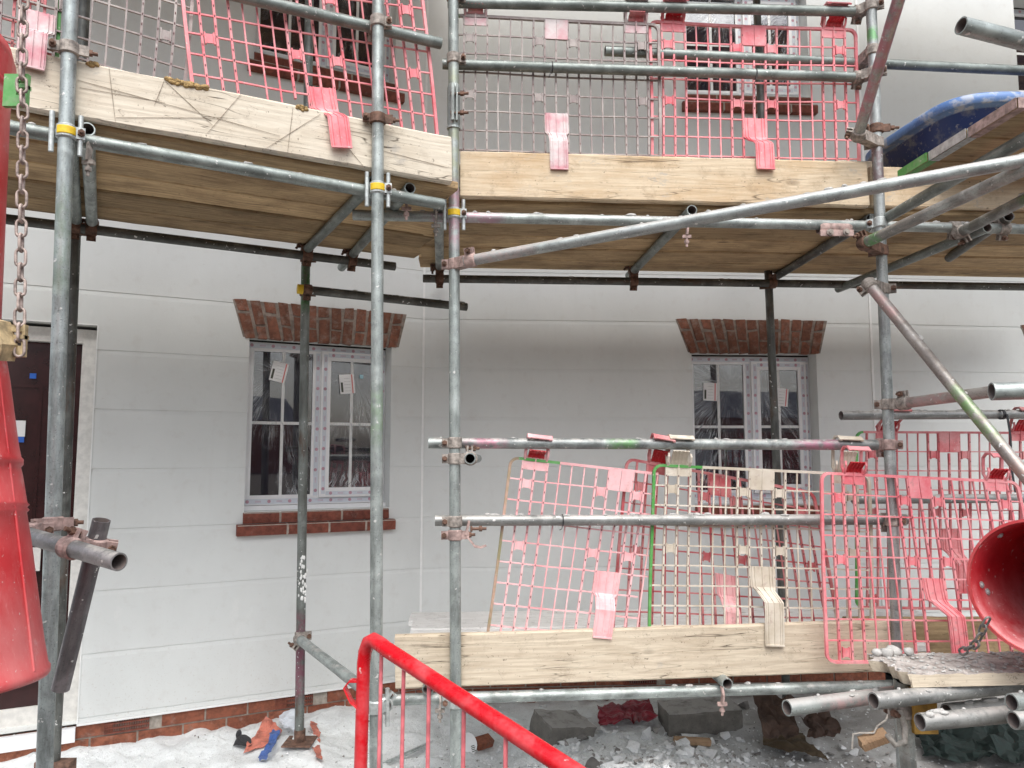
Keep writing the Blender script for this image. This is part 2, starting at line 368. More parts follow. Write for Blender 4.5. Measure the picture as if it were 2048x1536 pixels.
def link(o, M4=None, parent=None):
    COL.objects.link(o); M4 = M4.copy() if M4 is not None else (WMX[parent.name].copy() if parent else Matrix())
    WMX[o.name] = M4
    if parent: o.parent = parent; o.matrix_basis = WMX[parent.name].inverted() @ M4
    else: o.matrix_basis = M4
    return o
def tag(o, label=None, cat=None, group=None, kind=None):
    if label: o['label'] = label
    if cat: o['category'] = cat
    if group: o['group'] = group
    if kind: o['kind'] = kind
    return o
def empty(name, loc, label, cat, group=None, M4=None):
    o = bpy.data.objects.new(name, None); o.empty_display_size = .1
    link(o, M4 if M4 is not None else Matrix.Translation(loc)); return tag(o, label, cat, group)
def frame(o, x, y, z):
    return Matrix(((x.x, y.x, z.x, o.x), (x.y, y.y, z.y, o.y), (x.z, y.z, z.z, o.z), (0, 0, 0, 1)))
def axisM(p0, p1):
    z = (p1-p0).normalized(); x = (V((0, 0, 1)) if abs(z.z) < .9 else V((1, 0, 0))); x = (x-z*x.dot(z)).normalized(); y = z.cross(x)
    return frame(p0, x, y, z)
TR = .02415
class Tube: pass
def tube(name, label, p0, p1, mat='tube', r=TR, paint=None, lumps=0, group=None, cat='scaffold pole', seg=24, ext0=0, ext1=0):
    p0, p1 = V(p0), V(p1); d = (p1-p0).normalized(); p0 = p0-d*ext0; p1 = p1+d*ext1
    L = (p1-p0).length; T = axisM(p0, p1)
    if isinstance(mat, str): m = M[mat]
    else: m = mat
    b = MB(); ri = r-.0042; cs = [(math.cos(2*math.pi*j/seg), math.sin(2*math.pi*j/seg)) for j in range(seg)]
    nr = max(2, int(L/.12)); rg = []
    rnd = random.Random(len(WMX))
    for i in range(nr+1):
        z = L*i/nr; rr = r*(1+rnd.uniform(-.006, .006)) if 0 < i < nr else r
        rg += [(c*rr, s_*rr, z) for c, s_ in cs]
    b.add(rg, [(i*seg+j, i*seg+(j+1) % seg, (i+1)*seg+(j+1) % seg, (i+1)*seg+j) for i in range(nr) for j in range(seg)], True)
    b.add([(c*ri, s_*ri, z) for z in (0, min(.35, L/2)) for c, s_ in cs], [(j, seg+j, seg+(j+1) % seg, (j+1) % seg) for j in range(seg)], True, 1)
    b.add([(c*ri, s_*ri, z) for z in (L, L-min(.35, L/2)) for c, s_ in cs], [(j, seg+j, seg+(j+1) % seg, (j+1) % seg) for j in range(seg)], True, 1)
    for z in (0, L):
        b.add([(c*q, s_*q, z) for q in (r, ri) for c, s_ in cs], [(j, (j+1) % seg, seg+(j+1) % seg, seg+j) for j in range(seg)])
        zz = min(.35, L/2) if z == 0 else L-min(.35, L/2)
        b.add([(c*ri, s_*ri, zz) for c, s_ in cs], [tuple(range(seg))], mi=1)
    o = b.build(name, [m, M['inner']], T); tag(o, label, cat, group)
    if lumps:
        lb = MB(); rn = random.Random(len(label))
        for _ in range(lumps):
            z = rn.uniform(.02, .98)*L; a = rn.gauss(0, .35); s_ = rn.uniform(.004, .011)
            c = V((math.cos(a)*(r+.001), math.sin(a)*(r+.001), z)); lump(lb, c, s_*rn.uniform(.5, 1), s_, s_*rn.uniform(1, 3), rn)
        tag(lb.build('mortar_crust', M['mort'], T, o), kind='stuff')
    t = Tube(); t.o = o; t.p0 = p0; t.p1 = p1; t.d = d; t.L = L; t.r = r; return t
def lump(b, c, a, bb, cc, rn):
    vs = []; n = 7
    for i in range(1, 4):
        th = math.pi*i/4
        for j in range(n):
            ph = 2*math.pi*j/n; q = rn.uniform(.75, 1.2)
            vs.append(c+V((math.sin(th)*math.cos(ph)*a*q, math.sin(th)*math.sin(ph)*bb*q, math.cos(th)*cc*q)))
    vs += [c+V((0, 0, cc)), c-V((0, 0, cc))]
    fs = [(i*n+j, i*n+(j+1) % n, (i+1)*n+(j+1) % n, (i+1)*n+j) for i in range(2) for j in range(n)]
    fs += [(3*n, (j+1) % n, j) for j in range(n)]+[(3*n+1, 2*n+j, 2*n+(j+1) % n) for j in range(n)]
    b.add(vs, fs, True)
def ringband(b, c, d, r, w, t=.006, seg=20, a0=0, a1=2*math.pi, x=None):
    d = d.normalized(); x = x if x else d.orthogonal().normalized(); x = (x-d*x.dot(d)).normalized(); y = d.cross(x)
    full = abs(a1-a0-2*math.pi) < 1e-3; n = seg if full else seg+1
    vs = []
    for i in range(n):
        a = a0+(a1-a0)*i/seg; e = x*math.cos(a)+y*math.sin(a)
        vs += [c+e*r-d*w/2, c+e*(r+t)-d*w/2*.8, c+e*(r+t)+d*w/2*.8, c+e*r+d*w/2]
    fs = []
    for i in range(seg):
        j = (i+1) % n
        for q in range(4): fs.append((i*4+q, j*4+q, j*4+(q+1) % 4, i*4+(q+1) % 4))
    if not full: fs += [(0, 1, 2, 3), tuple((n-1)*4+q for q in (3, 2, 1, 0))]
    b.add(vs, fs, False)
def cyl(b, p0, p1, r, seg=10, mi=0, smooth=True): b.path([p0, p1], r, seg, True, mi, smooth=smooth)
def bolt(parent, M4, c, ax, r=.0065, L=.06, mat='rust'):
    b = MB(); ax = ax.normalized(); cyl(b, c-ax*L*.35, c+ax*L*.65, r)
    cyl(b, c+ax*L*.18, c+ax*L*.38, r*1.9, 6, smooth=False); cyl(b, c-ax*L*.35, c-ax*L*.22, r*1.9, 6, smooth=False)
    Mi = M4.inverted(); b.v = [Mi @ q for q in b.v]; b.build('bolt', M[mat], M4, parent)
CAMP = V((0, 0, EYE))
def closest(a, b):
    w = a.p0-b.p0; d1, d2 = a.d, b.d; k = d1.dot(d2); den = 1-k*k
    if den < 1e-5: return a.p0, b.p0
    s = (k*d2.dot(w)-d1.dot(w))/den; t = (d2.dot(w)-k*d1.dot(w))/den
    return a.p0+d1*s, b.p0+d2*t
def couple(a, b, mat='fit', flip=1, yellow=False, bolts='rust', single=None):
    c1, c2 = closest(a, b); T = Matrix.Translation(c1); bb = MB()
    k2_ = min(max((c2-b.p0).dot(b.d), .028), b.L-.028); c2 = b.p0+b.d*k2_; c1 = a.p0+a.d*min(max((c2-a.p0).dot(a.d), .028), a.L-.028); T = Matrix.Translation(c1)
    if (c2-c1).length > .2: c2 = c1+(c2-c1).normalized()*.06
    w = .05
    ringband(bb, c1, a.d, TR+.001, w); ringband(bb, c2, b.d, TR+.001, w)
    mid = (c1+c2)/2; e = (c2-c1); e = e.normalized() if e.length > 1e-4 else a.d.cross(b.d).normalized()
    hb = max(.016, (c2-c1).length/2-.022)
    bb.box((-.024, -.022, -hb), (.024, .022, hb), T=frame(mid, a.d, e.cross(a.d).normalized(), e))
    toc = (CAMP-c1).normalized()
    s1 = a.d.cross(toc).normalized()*flip; s2 = b.d.cross((CAMP-c2).normalized()).normalized()*flip
    for c, d, s_ in ((c1, a.d, s1), (c2, b.d, s2)):     # flanges that the bolts pass through
        f = toc-d*toc.dot(d); f.normalize()
        bb.box((-.02, -.016, -.004), (.02, .016, .004), T=frame(c+s_*(TR+.016)+f*.008, d, s_, d.cross(s_)))
        bb.box((-.02, -.016, -.004), (.02, .016, .004), T=frame(c+s_*(TR+.016)-f*.012, d, s_, d.cross(s_)))
    if yellow:
        for q in (-1, 1):
            x = c1+s1*q*(TR+.018); cyl(bb, x-a.d*.075, x+a.d*.065, .0085, 12)
    bb.v = [q-c1 for q in bb.v]
    o = bb.build('coupler', M[mat], T, a.o)
    for c, d, s_ in ((c1, a.d, s1), (c2, b.d, s2)):
        f = toc-d*toc.dot(d); f.normalize(); bolt(o, T, c+s_*(TR+.02), f, mat=bolts)
    if yellow is True:
        yb = MB(); f = (toc-a.d*toc.dot(a.d)).normalized(); ringband(yb, V((0, 0, 0)), a.d, TR+.0075, .028, .0015, 14, -1.0, 1.0, f)
        yb.build('tag_band', M['yel'], T, o)
    return o
def band(a, z, mat='rust', name='coupler', yaw=0., bl=.06, swing=False):
    """a half coupler clamped on an upright at height z"""
    c = a.p0+a.d*((z-a.p0.z)/a.d.z); T = Matrix.Translation(c); bb = MB()
    ringband(bb, V((0, 0, 0)), a.d, TR+.001, .046, .007)
    f = V((math.sin(yaw), -math.cos(yaw), 0)); s_ = a.d.cross(f).normalized()
    for q in (-1, 1): bb.box((-.018, -.018, -.005), (.018, .018, .005), T=frame(s_*q*(TR+.018)+f*.006, a.d, s_, a.d.cross(s_)))
    if swing:   # the open second half hangs off the side
        pts = [s_*.05+V((0, 0, -.005+0)), s_*.07+V((0, 0, -.03)), s_*.085+V((0, 0, -.05)), s_*.11+V((0, 0, -.055)), s_*.135+V((0, 0, -.047))]
        bb.ribbon(pts, f, [.035, .04, .04, .03, .018], .008)
        bb.ribbon([s_*.045, s_*.055+V((0, 0, .035)), s_*.06+V((0, 0, .06))], f, .035, .01)
    o = bb.build(name, M[mat], T, a.o)
    for q in (-1, 1): bolt(o, T, c+s_*q*(TR+.024), f if q < 0 else s_, L=bl)
    if swing: bolt(o, T, c+s_*.09+V((0, 0, .025)), s_, L=.07)
    return o
def boardbox(b, L, w, t, rn, seg=24, rough=.0015, endj=.006):
    """board along +x, centred on y and z"""
    vs = []
    for i in range(seg+1):
        x = L*i/seg; e = 0
        j = [rn.uniform(-rough, rough) for _ in range(8)]
        ch = .007
        prof = [(-w/2, -t/2+ch), (-w/2+ch, -t/2), (w/2-ch, -t/2), (w/2, -t/2+ch), (w/2, t/2-ch), (w/2-ch, t/2), (-w/2+ch, t/2), (-w/2, t/2-ch)]
        for k, (y, z) in enumerate(prof):
            xx = x+(rn.uniform(-endj, endj) if i in (0, seg) else 0)
            vs.append((xx, y+j[k], z+j[(k*3) % 8]*.6))
    fs = [tuple(reversed(range(8))), tuple(seg*8+k for k in range(8))]
    for i in range(seg):
        for k in range(8): fs.append((i*8+k, i*8+(k+1) % 8, (i+1)*8+(k+1) % 8, (i+1)*8+k))
    b.add(vs, fs)
def board(name, label, p0, p1, wdir, w=.225, t=.038, mat='deck', cat='scaffold board', group=None, hoops=None, seed=1):
    p0, p1 = V(p0), V(p1); x = (p1-p0).normalized(); y = V(wdir); y = (y-x*y.dot(x)).normalized(); z = x.cross(y)
    T = frame(p0, x, y, z); b = MB(); boardbox(b, (p1-p0).length, w, t, random.Random(seed))
    o = b.build(name, M[mat], T); tag(o, label, cat, group)
    if hoops:
        for at, hm in hoops:
            h = MB(); e = .0015
            L = (p1-p0).length; a0, a1 = (at, at+.035)
            h.box((a0, -w/2-e, -t/2-e), (a1, w/2+e, -t/2-.0002)); h.box((a0, -w/2-e, t/2+.0002), (a1, w/2+e, t/2+e))
            h.box((a0, -w/2-e, -t/2), (a1, -w/2+.0, t/2)); h.box((a0, w/2, -t/2), (a1, w/2+e, t/2))
            if at < .02:
                h.box((-.0075, -w/2-e, -t/2-e), (-.006, w/2+e, t/2+e))
            h.build('end_hoop', M[hm], T, o)
    return o
# ------------------------------------------------------------------ brick guards (plastic mesh panels)
def guard(label, tl, tr, bl, br, mat, rail=None, edge=None, topl=None, hookm=None, strapm=None, platem=None, ncol=18, nrow=9, cut=None, warp=.008,
          strap=True, redge=None, stc=.55, ste=.93, fwd=.062, ssh=.0, seed=1, openhook=False, missing=(), hooks=(2, 16), tabs=True):
    tl, tr, bl, br = map(V, (tl, tr, bl, br)); rn = random.Random(seed)
    U = (tr-tl).normalized(); n = (tr-tl).cross(bl-tl).normalized()
    if n.y > 0: n = -n
    Hh = ((bl-tl).length+(br-tr).length)/2; Wd = (tr-tl).length; ph = rn.uniform(0, 6)
    def S(u, v, w=0):
        q = (tl*(1-u)+tr*u)*(1-v)+(bl*(1-u)+br*u)*v-tl
        q = q+n*(w+warp*math.sin(3.1*u*1.7+ph)*math.sin(2.6*v+ph*.7)+warp*.5*math.sin(9*u+ph)*v)
        return q+U*(warp*.35*math.sin(5*v+ph+4*u))
    root = empty('brick_guard', tl, label, 'brick guard', 'plastic brick guards on the scaffold'); T = WMX[root.name]
    cmax = cut if cut else ncol
    thick = {1, 2, 3, ncol//2-2, ncol//2-1, ncol//2, ncol//2+1, ncol//2+2, ncol-3, ncol-2, ncol-1}
    b = MB(); c = ncol//2
    wob = [(rn.uniform(-.004, .004), rn.uniform(0, 6)) for _ in range(ncol+1)]
    for k in range(0, cmax+1):
        if k in (0, ncol): continue
        w = .0088 if k in thick else .0062; th = .013 if k in thick else .007
        a, p_ = wob[k]; a = a*.12 if k in thick else a*.55
        segs = [(0, 1)]
        if k == c: segs = [(.12, stc)] if strap else [(.12, 1)]
        for (cc, v0, v1) in missing:
            if cc == k: segs = [(0, v0), (v1, 1)]
        for v0, v1 in segs:
            pts = [S(k/ncol, v0+(v1-v0)*i/12)+U*(a*math.sin(p_+5*(v0+(v1-v0)*i/12))) for i in range(13)]
            b.ribbon(pts, U, w, th)
            if k in thick:
                m = int((v1-v0)*nrow*2)
                for i in range(1, m):
                    v = v0+(v1-v0)*i/m; q = S(k/ncol, v, th/2+.0006)+U*(a*math.sin(p_+5*v))
                    dv = (bl-tl).normalized()
                    b.ribbon([q-dv*.004, q+dv*.004], U, .0036, .0008, mi=1)
    for j in range(1, nrow):
        ue = cmax/ncol
        if cut: ue = min(1, ue+rn.uniform(-.3, .4)/ncol)
        v = j/nrow; gap = [(0, ue)]
        if strap and j == int(stc*nrow)+1: gap = [(0, (c-1)/ncol), ((c+1)/ncol, ue)]
        for u0, u1 in gap:
            if u1 <= u0: continue
            pts = [S(u0+(u1-u0)*i/18, v+.0012*math.sin(i*.5+j+ph)) for i in range(19)]
            b.ribbon(pts, (bl-tl).normalized(), .0062, .007)
    main = b.build('mesh_grid', [M[mat], M['hole']], T, root)
    # frame with rounded corners
    r = .035/Wd; rv = .035/Hh
    def edgepts(lst): return [S(u, v) for u, v in lst]
    ew = .0125
    vd = (bl-tl).normalized()
    def edge_part(name, lst, m):
        e = MB(); pts = edgepts(lst); sd = []
        for i in range(len(pts)):
            d = (pts[min(i+1, len(pts)-1)]-pts[max(i-1, 0)]).normalized(); sd.append(n.cross(d).normalized())
        e.ribbon(pts, sd, ew, .014); e.build(name, M[m], T, root)
    corner = lambda cu, cv, a0, a1: [(cu+r*math.cos(a0+(a1-a0)*i/5), cv-rv*math.sin(a0+(a1-a0)*i/5)) for i in range(6)]
    left = [(r, 0)] + corner(r, rv, math.pi/2, math.pi)+[(0, v/10) for v in range(1, 10)]+corner(r, 1-rv, math.pi, math.pi*1.5)
    edge_part('frame_edge', left, edge or mat)
    top_end = 1-r if not cut else cmax/ncol
    ts = .22
    edge_part('frame_edge', [(r+(ts-r)*i/3, 0) for i in range(4)], topl or mat)
    edge_part('frame_edge', [(ts+(top_end-ts)*i/12, 0) for i in range(13)], mat)
    edge_part('frame_edge', [(r+(top_end-r)*i/12, 1) for i in range(13)], mat)
    if not cut:
        right = [(1-r, 0)]+corner(1-r, rv, math.pi/2, 0)+[(1, v/10) for v in range(1, 10)]+corner(1-r, 1-rv, 0, -math.pi/2)
        edge_part('frame_edge', right, redge or mat)
    # top plate
    pl = MB()
    for s_ in (-1, 1):
        pl.ribbon([S(c/ncol+s_*.5/ncol, v, .006) for v in (0, .03, .06, .115)], U, Wd/ncol*.96, .006)
    pl.build('plate', M[platem or mat], T, root)
    # clips
    for cc in (1, c-2, c+1, ncol-3+1):
        if cc >= cmax: continue
        for v in (.13, .46, .95):
            if v == .95 and cc not in (1, ncol-2): continue
            cb = MB(); u0 = (cc+.5)/ncol; du = Wd/ncol
            for uu, vv, ww, hh, th in ((0, 0, du*.62, .036, .004), (-du*.3, 0, du*.1, .046, .012), (du*.3, 0, du*.1, .046, .012)):
                q = S(u0, v, .004)+U*uu; cb.ribbon([q-vd*hh/2, q+vd*hh/2], U, ww, th)
            cb.build('clip', M[mat], T, root)
    # strap that reaches out over the toe board
    if strap:
        st = MB(); sh = U*ssh
        prof = [(stc-.0, .006), (stc+.06, .008), (stc+.115, .010), (stc+.135, .018), (stc+.17, fwd*.8), (stc+.19, fwd), (stc+.24, fwd+.002), (ste-.02, fwd+.002), (ste, fwd+.001)]
        W0, W1 = Wd/ncol*2.0, Wd/ncol*1.55
        wid = [W0, W0, W0, W1, W1, W1, W1, W1, W1*.96]
        pts = [S(.5, v, w)+sh*min(1, max(0, (v-stc-.11)/.08)) for v, w in prof]
        st.ribbon(pts, U, wid, .005)
        for q in (-.42, -.3, 0, .3, .42):
            st.ribbon([p_+U*(q*wd)+n*.004 for p_, wd in zip(pts, wid)], U, .0045, .006)
        st.ribbon([pts[-1]-vd*.003+n*.005, pts[-1]+vd*.003+n*.005], U, W1*.96, .012)
        st.build('toe_board_strap', M[strapm or mat], T, root)
    # hooks over the guard rail
    for hc in hooks:
        if hc > cmax: continue
        u = hc/ncol; base = S(u, 0); hw = Wd/ncol*2.0
        if rail:
            wp = tl+base; s_ = (wp-rail.p0).dot(rail.d); k = rail.p0+rail.d*s_-wp; up = -vd
            wr, vr = k.dot(n), k.dot(up)
        else: up = -vd; wr, vr = .034, .085
        hb = MB(); L = lambda w, v, du=0: base+n*w+up*v+U*du
        ribp = [(0, -.03), (0, .015), (-.012, .03), (wr-.045, vr-.012), (wr-.042, vr+.018), (wr-.02, vr+.037), (wr+.012, vr+.037), (wr+.034, vr+.02)]
        for q in (-1, 1):
            hb.ribbon([L(w, v, q*hw*.44) for w, v in ribp], U, hw*.12, .008)
            hb.ribbon([L(.004, .0, q*hw*.44), L(.02, .02, q*hw*.46), L(.028, .042, q*hw*.46), L(.02, .058, q*hw*.44)], U, hw*.08, .006)
        hb.ribbon([L(wr-.03, vr+.033), L(wr-.012, vr+.0375), L(wr+.012, vr+.0375), L(wr+.036, vr+.022)], U, [hw*.98, hw*.98, hw*.9, hw*.75], .005)
        hb.ribbon([L(0, -.045), L(0, .02)], U, hw, .006)
        for q in (-.3, -.1, .1, .3): hb.ribbon([L(.006, -.04), L(.006, .02)], U, .004, .008) if q == -.3 else None
        hb.build('hook', M[platem or mat], T, root)
        tb = MB(); tv = max(.04, vr-.03)
        tp = [L(.004, .012), L(.012, .03), L(.03, tv*.8), L(.045, tv)]
        tb.ribbon(tp, U, [hw*.66, hw*.66, hw*.66, hw*.68], .004)
        for q in (-.3, -.15, 0, .15, .3): tb.ribbon([p_+n*.003-up*.002+U*(q*hw) for p_ in tp], U, .004, .005)
        tb.build('latch_tongue', M[hookm or 'hookred'], T, root)
    return root
# ================================================================== SETTING
def gauss(x, y, cx, cy, sx, sy): return math.exp(-((x-cx)/sx)**2-((y-cy)/sy)**2)
def gz(x, y):
    z = .0+.05*noise.fractal(V((x*.9, y*.9, 3.1)), 1, 2, 3)
    near = 1 if (-4 < x < 5 and 1.5 < y < 6) else 0
    if near:
        z += .030*noise.fractal(V((x*3.2, y*3.2, .5)), .8, 2.1, 4)+.015*noise.noise(V((x*14, y*14, 2)))+.007*noise.noise(V((x*38, y*38, 5)))
        dL = (V((x, y, 0))-WL.o).dot(WL.n); dM = (V((x, y, 0))-WM.o).dot(WM.n); d = min(dL, dM)
        z += .015*math.exp(-(d/.35)**2) if d > 0 else .015
        z += (.13+.05*noise.noise(V((x*7, y*7, 8)))+.03*noise.noise(V((x*19, y*19, 1))))*gauss(x, y, .62, 3.70, .5, .28)+(.045+.03*noise.noise(V((x*11, y*11, 4))))*gauss(x, y, .75, 4.12, .55, .22)+.05*gauss(x, y, -1.12, 4.2, .22, .16)+.03*gauss(x, y, -.9, 4.0, .5, .2)-.06*gauss(x, y, 1.5, 3.9, .5, .5)
    return z
def axis_vals(a, b, st, far):
    v = []; x = a
    while x < b: v.append(x); x += st
    s_ = st; lo = [a]; hi = [v[-1]]
    while lo[-1] > -far: s_ *= 1.35; lo.append(lo[-1]-s_)
    s_ = st
    while hi[-1] < far: s_ *= 1.35; hi.append(hi[-1]+s_)
    return list(reversed(lo[1:]))+v+hi[1:]
xs = axis_vals(-2.9, 2.9, .026, 120); ys = axis_vals(3.0, 5.1, .021, 120)
g = MB(); nx = len(xs)
g.v = [V((x, y, gz(x, y))) for y in ys for x in xs]
g.f = [(j*nx+i, j*nx+i+1, (j+1)*nx+i+1, (j+1)*nx+i) for j in range(len(ys)-1) for i in range(nx-1)]
g.sm = [True]*len(g.f); g.mi = [0]*len(g.f)
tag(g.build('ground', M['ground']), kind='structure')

# ------------------------------------------------------------------ the house
house = empty('rendered_house', WL.o, 'cream rendered house front with red brick window heads and plinth, behind the scaffold', 'house')
G0, GS = 1.482, .3226
GROOVES = [G0+GS*k for k in range(-4, 5)]
def lap(z0, z1):
    pts = [(0, z0)]
    for gq in GROOVES:
        for y, z in ((0, gq-.026), (.0045, gq), (0, gq+.0008)):
            if z0+.001 < z < z1-.001: pts.append((y, z))
    pts.append((0, z1)); return pts
def lapwall(b, u0, u1, z0, z1, holes):
    br = sorted({u0, u1, *[q for h in holes for q in h[:2] if u0 < q < u1]})
    for a, c in zip(br, br[1:]):
        zs = [(z0, z1)]
        for h in holes:
            if h[0] <= a+1e-6 and h[1] >= c-1e-6:
                nz = []
                for p, q in zs:
                    if h[2] > p: nz.append((p, min(q, h[2])))
                    if h[3] < q: nz.append((max(p, h[3]), q))
                zs = [t for t in nz if t[1]-t[0] > .002]
        for p, q in zs:
            pr = lap(p, q); m = len(pr)
            vs = [(a, y, z) for y, z in pr]+[(c, y, z) for y, z in pr]
            b.add(vs, [(i, i+1, m+i+1, m+i) for i in range(m-1)])
    for h in holes:      # reveals
        D = .215
        for (p, q) in (((h[0], h[2]), (h[0], h[3])), ((h[1], h[3]), (h[1], h[2])), ((h[0], h[3]), (h[1], h[3])), ((h[1], h[2]), (h[0], h[2]))):
            b.add([(p[0], 0, p[1]), (q[0], 0, q[1]), (q[0], D, q[1]), (p[0], D, p[1])], [(0, 1, 2, 3)])
def avg(pl, pts, k): return sum(pl.uz(*p)[k] for p in pts)/len(pts)
wl = dict(u0=avg(WL, [(499, 690), (488, 1010)], 0), u1=avg(WL, [(783, 700), (779, 1020)], 0), z0=avg(WL, [(488, 1022), (776, 1016)], 1), z1=avg(WL, [(499, 676), (700, 684)], 1))
wm = dict(u0=avg(WM, [(1385, 710), (1388, 1000)], 0), u1=avg(WM, [(1635, 710), (1641, 1000)], 0), z0=avg(WM, [(1400, 1008), (1630, 1008)], 1), z1=avg(WM, [(1390, 703), (1630, 708)], 1))
ul = dict(u0=avg(WL, [(516, 80)], 0)-.02, u1=avg(WL, [(790, 170)], 0), z0=avg(WL, [(520, 100), (700, 150)], 1), z1=4.9)
um = dict(u0=avg(WM, [(1372, 150)], 0), u1=avg(WM, [(1618, 150)], 0), z0=avg(WM, [(1400, 186), (1590, 194)], 1), z1=4.9)
dr = dict(u0=WL.uz(-220, 900)[0], u1=avg(WL, [(191, 650), (170, 1200)], 0), z0=.19, z1=WL.uz(150, 648)[1])
print('windows', wl, wm, ul, um, dr)
zb = avg(WL, [(160, 1449), (500, 1398)], 1); zt_ = 5.9; UL0 = WL.uz(-520, 900)[0]
uM1 = (k2-WM.o).dot(WM.d); uR1 = 4.0
b = MB(); lapwall(b, UL0, 0, zb, zt_, [tuple(wl.values()), tuple(ul.values()), (dr['u0'], dr['u1'], zb, dr['z1'])]); b.build('rendered_wall', M['render'], WL.M(), house)
b = MB(); lapwall(b, 0, uM1, zb, zt_, [tuple(wm.values()), tuple(um.values())]); b.build('rendered_wall', M['render'], WM.M(), house)
# a sliver of one more upstairs window and lintel at the right edge
ur = dict(u0=WR.uz(2030, 60)[0], u1=WR.uz(2030, 60)[0]+1.0, z0=WR.uz(2030, 185)[1], z1=4.9)
wr = dict(u0=WR.uz(2062, 800)[0], u1=WR.uz(2062, 800)[0]+.82, z0=wm['z0'], z1=wm['z1'])
b = MB(); lapwall(b, 0, uR1, zb, zt_, [tuple(ur.values()), tuple(wr.values())]); b.build('rendered_wall', M['render'], WR.M(), house)
for pl, u in ((WM, 0.), (WR, 0.)):
    b = MB(); b.box((u-.007, -.006, zb), (u+.007, .004, zt_)); b.build('corner_bead', M['bead'], pl.M(), house)
b = MB(); b.box((dr['u1'], -.004, zb-.012), (0, .01, zb-.0005)); b.build('base_bead', M['bead'], WL.M(), house)
b = MB(); b.box((0, -.004, zb-.012), (uM1, .01, zb-.0005)); b.build('base_bead', M['bead'], WM.M(), house)
b = MB(); b.box((dr['u1']-.0, -.003, zb), (dr['u1']+.006, .006, dr['z1'])); b.box((dr['u0'], -.003, dr['z1']), (dr['u1'], .006, dr['z1']+.006)); b.build('door_bead', M['bead'], WL.M(), house)
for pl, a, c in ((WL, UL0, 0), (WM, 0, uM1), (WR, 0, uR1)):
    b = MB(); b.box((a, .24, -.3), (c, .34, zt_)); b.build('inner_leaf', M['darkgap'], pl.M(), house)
b = MB(); b.box((UL0, -.3, zt_), (.05, .4, zt_+.16)); b.build('eaves_board', M['bead'], WL.M(), house)
b = MB(); b.box((.02, -.3, zt_+.01), (uM1, .4, zt_+.15)); b.build('eaves_board', M['bead'], WM.M(), house)
# plinth brickwork
def plinth(pl, u0, u1, vents):
    b = MB(); rn = random.Random(4); zt = zb-.013
    b.box((u0, .020, -.3), (u1, .2, zt), 1)
    k = 0; z = zt
    while z > -.25:
        u = u0-(.1125 if k % 2 else 0)
        while u < u1:
            a, c = max(u0, u), min(u1, u+.215)
            if c-a > .02 and not any(v-.01 < (a+c)/2 < v+.23 and k == 0 for v in vents):
                b.box((a, .010+rn.uniform(0, .003), z-.065), (c, .03, z))
            u += .225
        z -= .075; k += 1
    b.build('brick_plinth', [M['brick'], M['mortar']], pl.M(), house)
    for v in vents:
        b = MB(); b.box((v, .022, zt-.066), (v+.215, .035, zt-.001))
        for j in range(3):
            b.box((v, .008, zt-.066+j*.0235), (v+.215, .022, zt-.058+j*.0235))
        for j in range(19):
            b.box((v+j*.0117, .009, zt-.066), (v+.004+j*.0117, .022, zt-.001))
        b.build('air_brick', M['sill'], pl.M(), house)
plinth(WL, UL0, .02, [WL.uz(209, 1445)[0], WL.uz(552, 1390)[0]]); plinth(WM, .0, uM1, [1.3])
# brick window heads (flat gauged arches)
def header(pl, tlp, trp, blp, brp):
    A, B_, C_, D = [pl.uz(*p) for p in (tlp, trp, blp, brp)]
    z1 = (A[1]+B_[1])/2; z0 = (C_[1]+D[1])/2-.017; b = MB(); rn = random.Random(9)
    L = lambda f, v: ((A[0]*(1-f)+B_[0]*f)*v+(C_[0]*(1-f)+D[0]*f)*(1-v), z0+(z1-z0)*v)
    def quad(f0, f1, v0, v1, y, mi, jit=0):
        q = [L(f0, v0), L(f1, v0), L(f1, v1), L(f0, v1)]
        q = [(u+rn.uniform(-jit, jit), z+rn.uniform(-jit, jit)) for u, z in q]
        vs = [(u, y, z) for u, z in q]+[(u, .03, z) for u, z in q]
        b.add(vs, [(0, 1, 2, 3), (0, 4, 5, 1), (1, 5, 6, 2), (2, 6, 7, 3), (3, 7, 4, 0)], mi=mi)
    quad(-.008, 1.008, .01, .985, -.0015, 1)
    n = 13
    for i in range(n):
        f0, f1 = i/n+.005, (i+1)/n-.012
        sp = .35 if i % 2 else .66
        quad(f0, f1, 0, sp-.03, -.005-rn.uniform(0, .005), 0, .0055); quad(f0, f1, sp+.03, 1, -.005-rn.uniform(0, .005), 0, .0055)
    b.build('brick_window_head', [M['header'], M['mortard']], pl.M(), house)
header(WL, (468, 597), (811, 628), (489, 669), (795, 690))
header(WM, (1353, 638), (1652, 640), (1378, 700), (1638, 703))
header(WR, (2042, 645), (2330, 660), (2066, 712), (2310, 722))
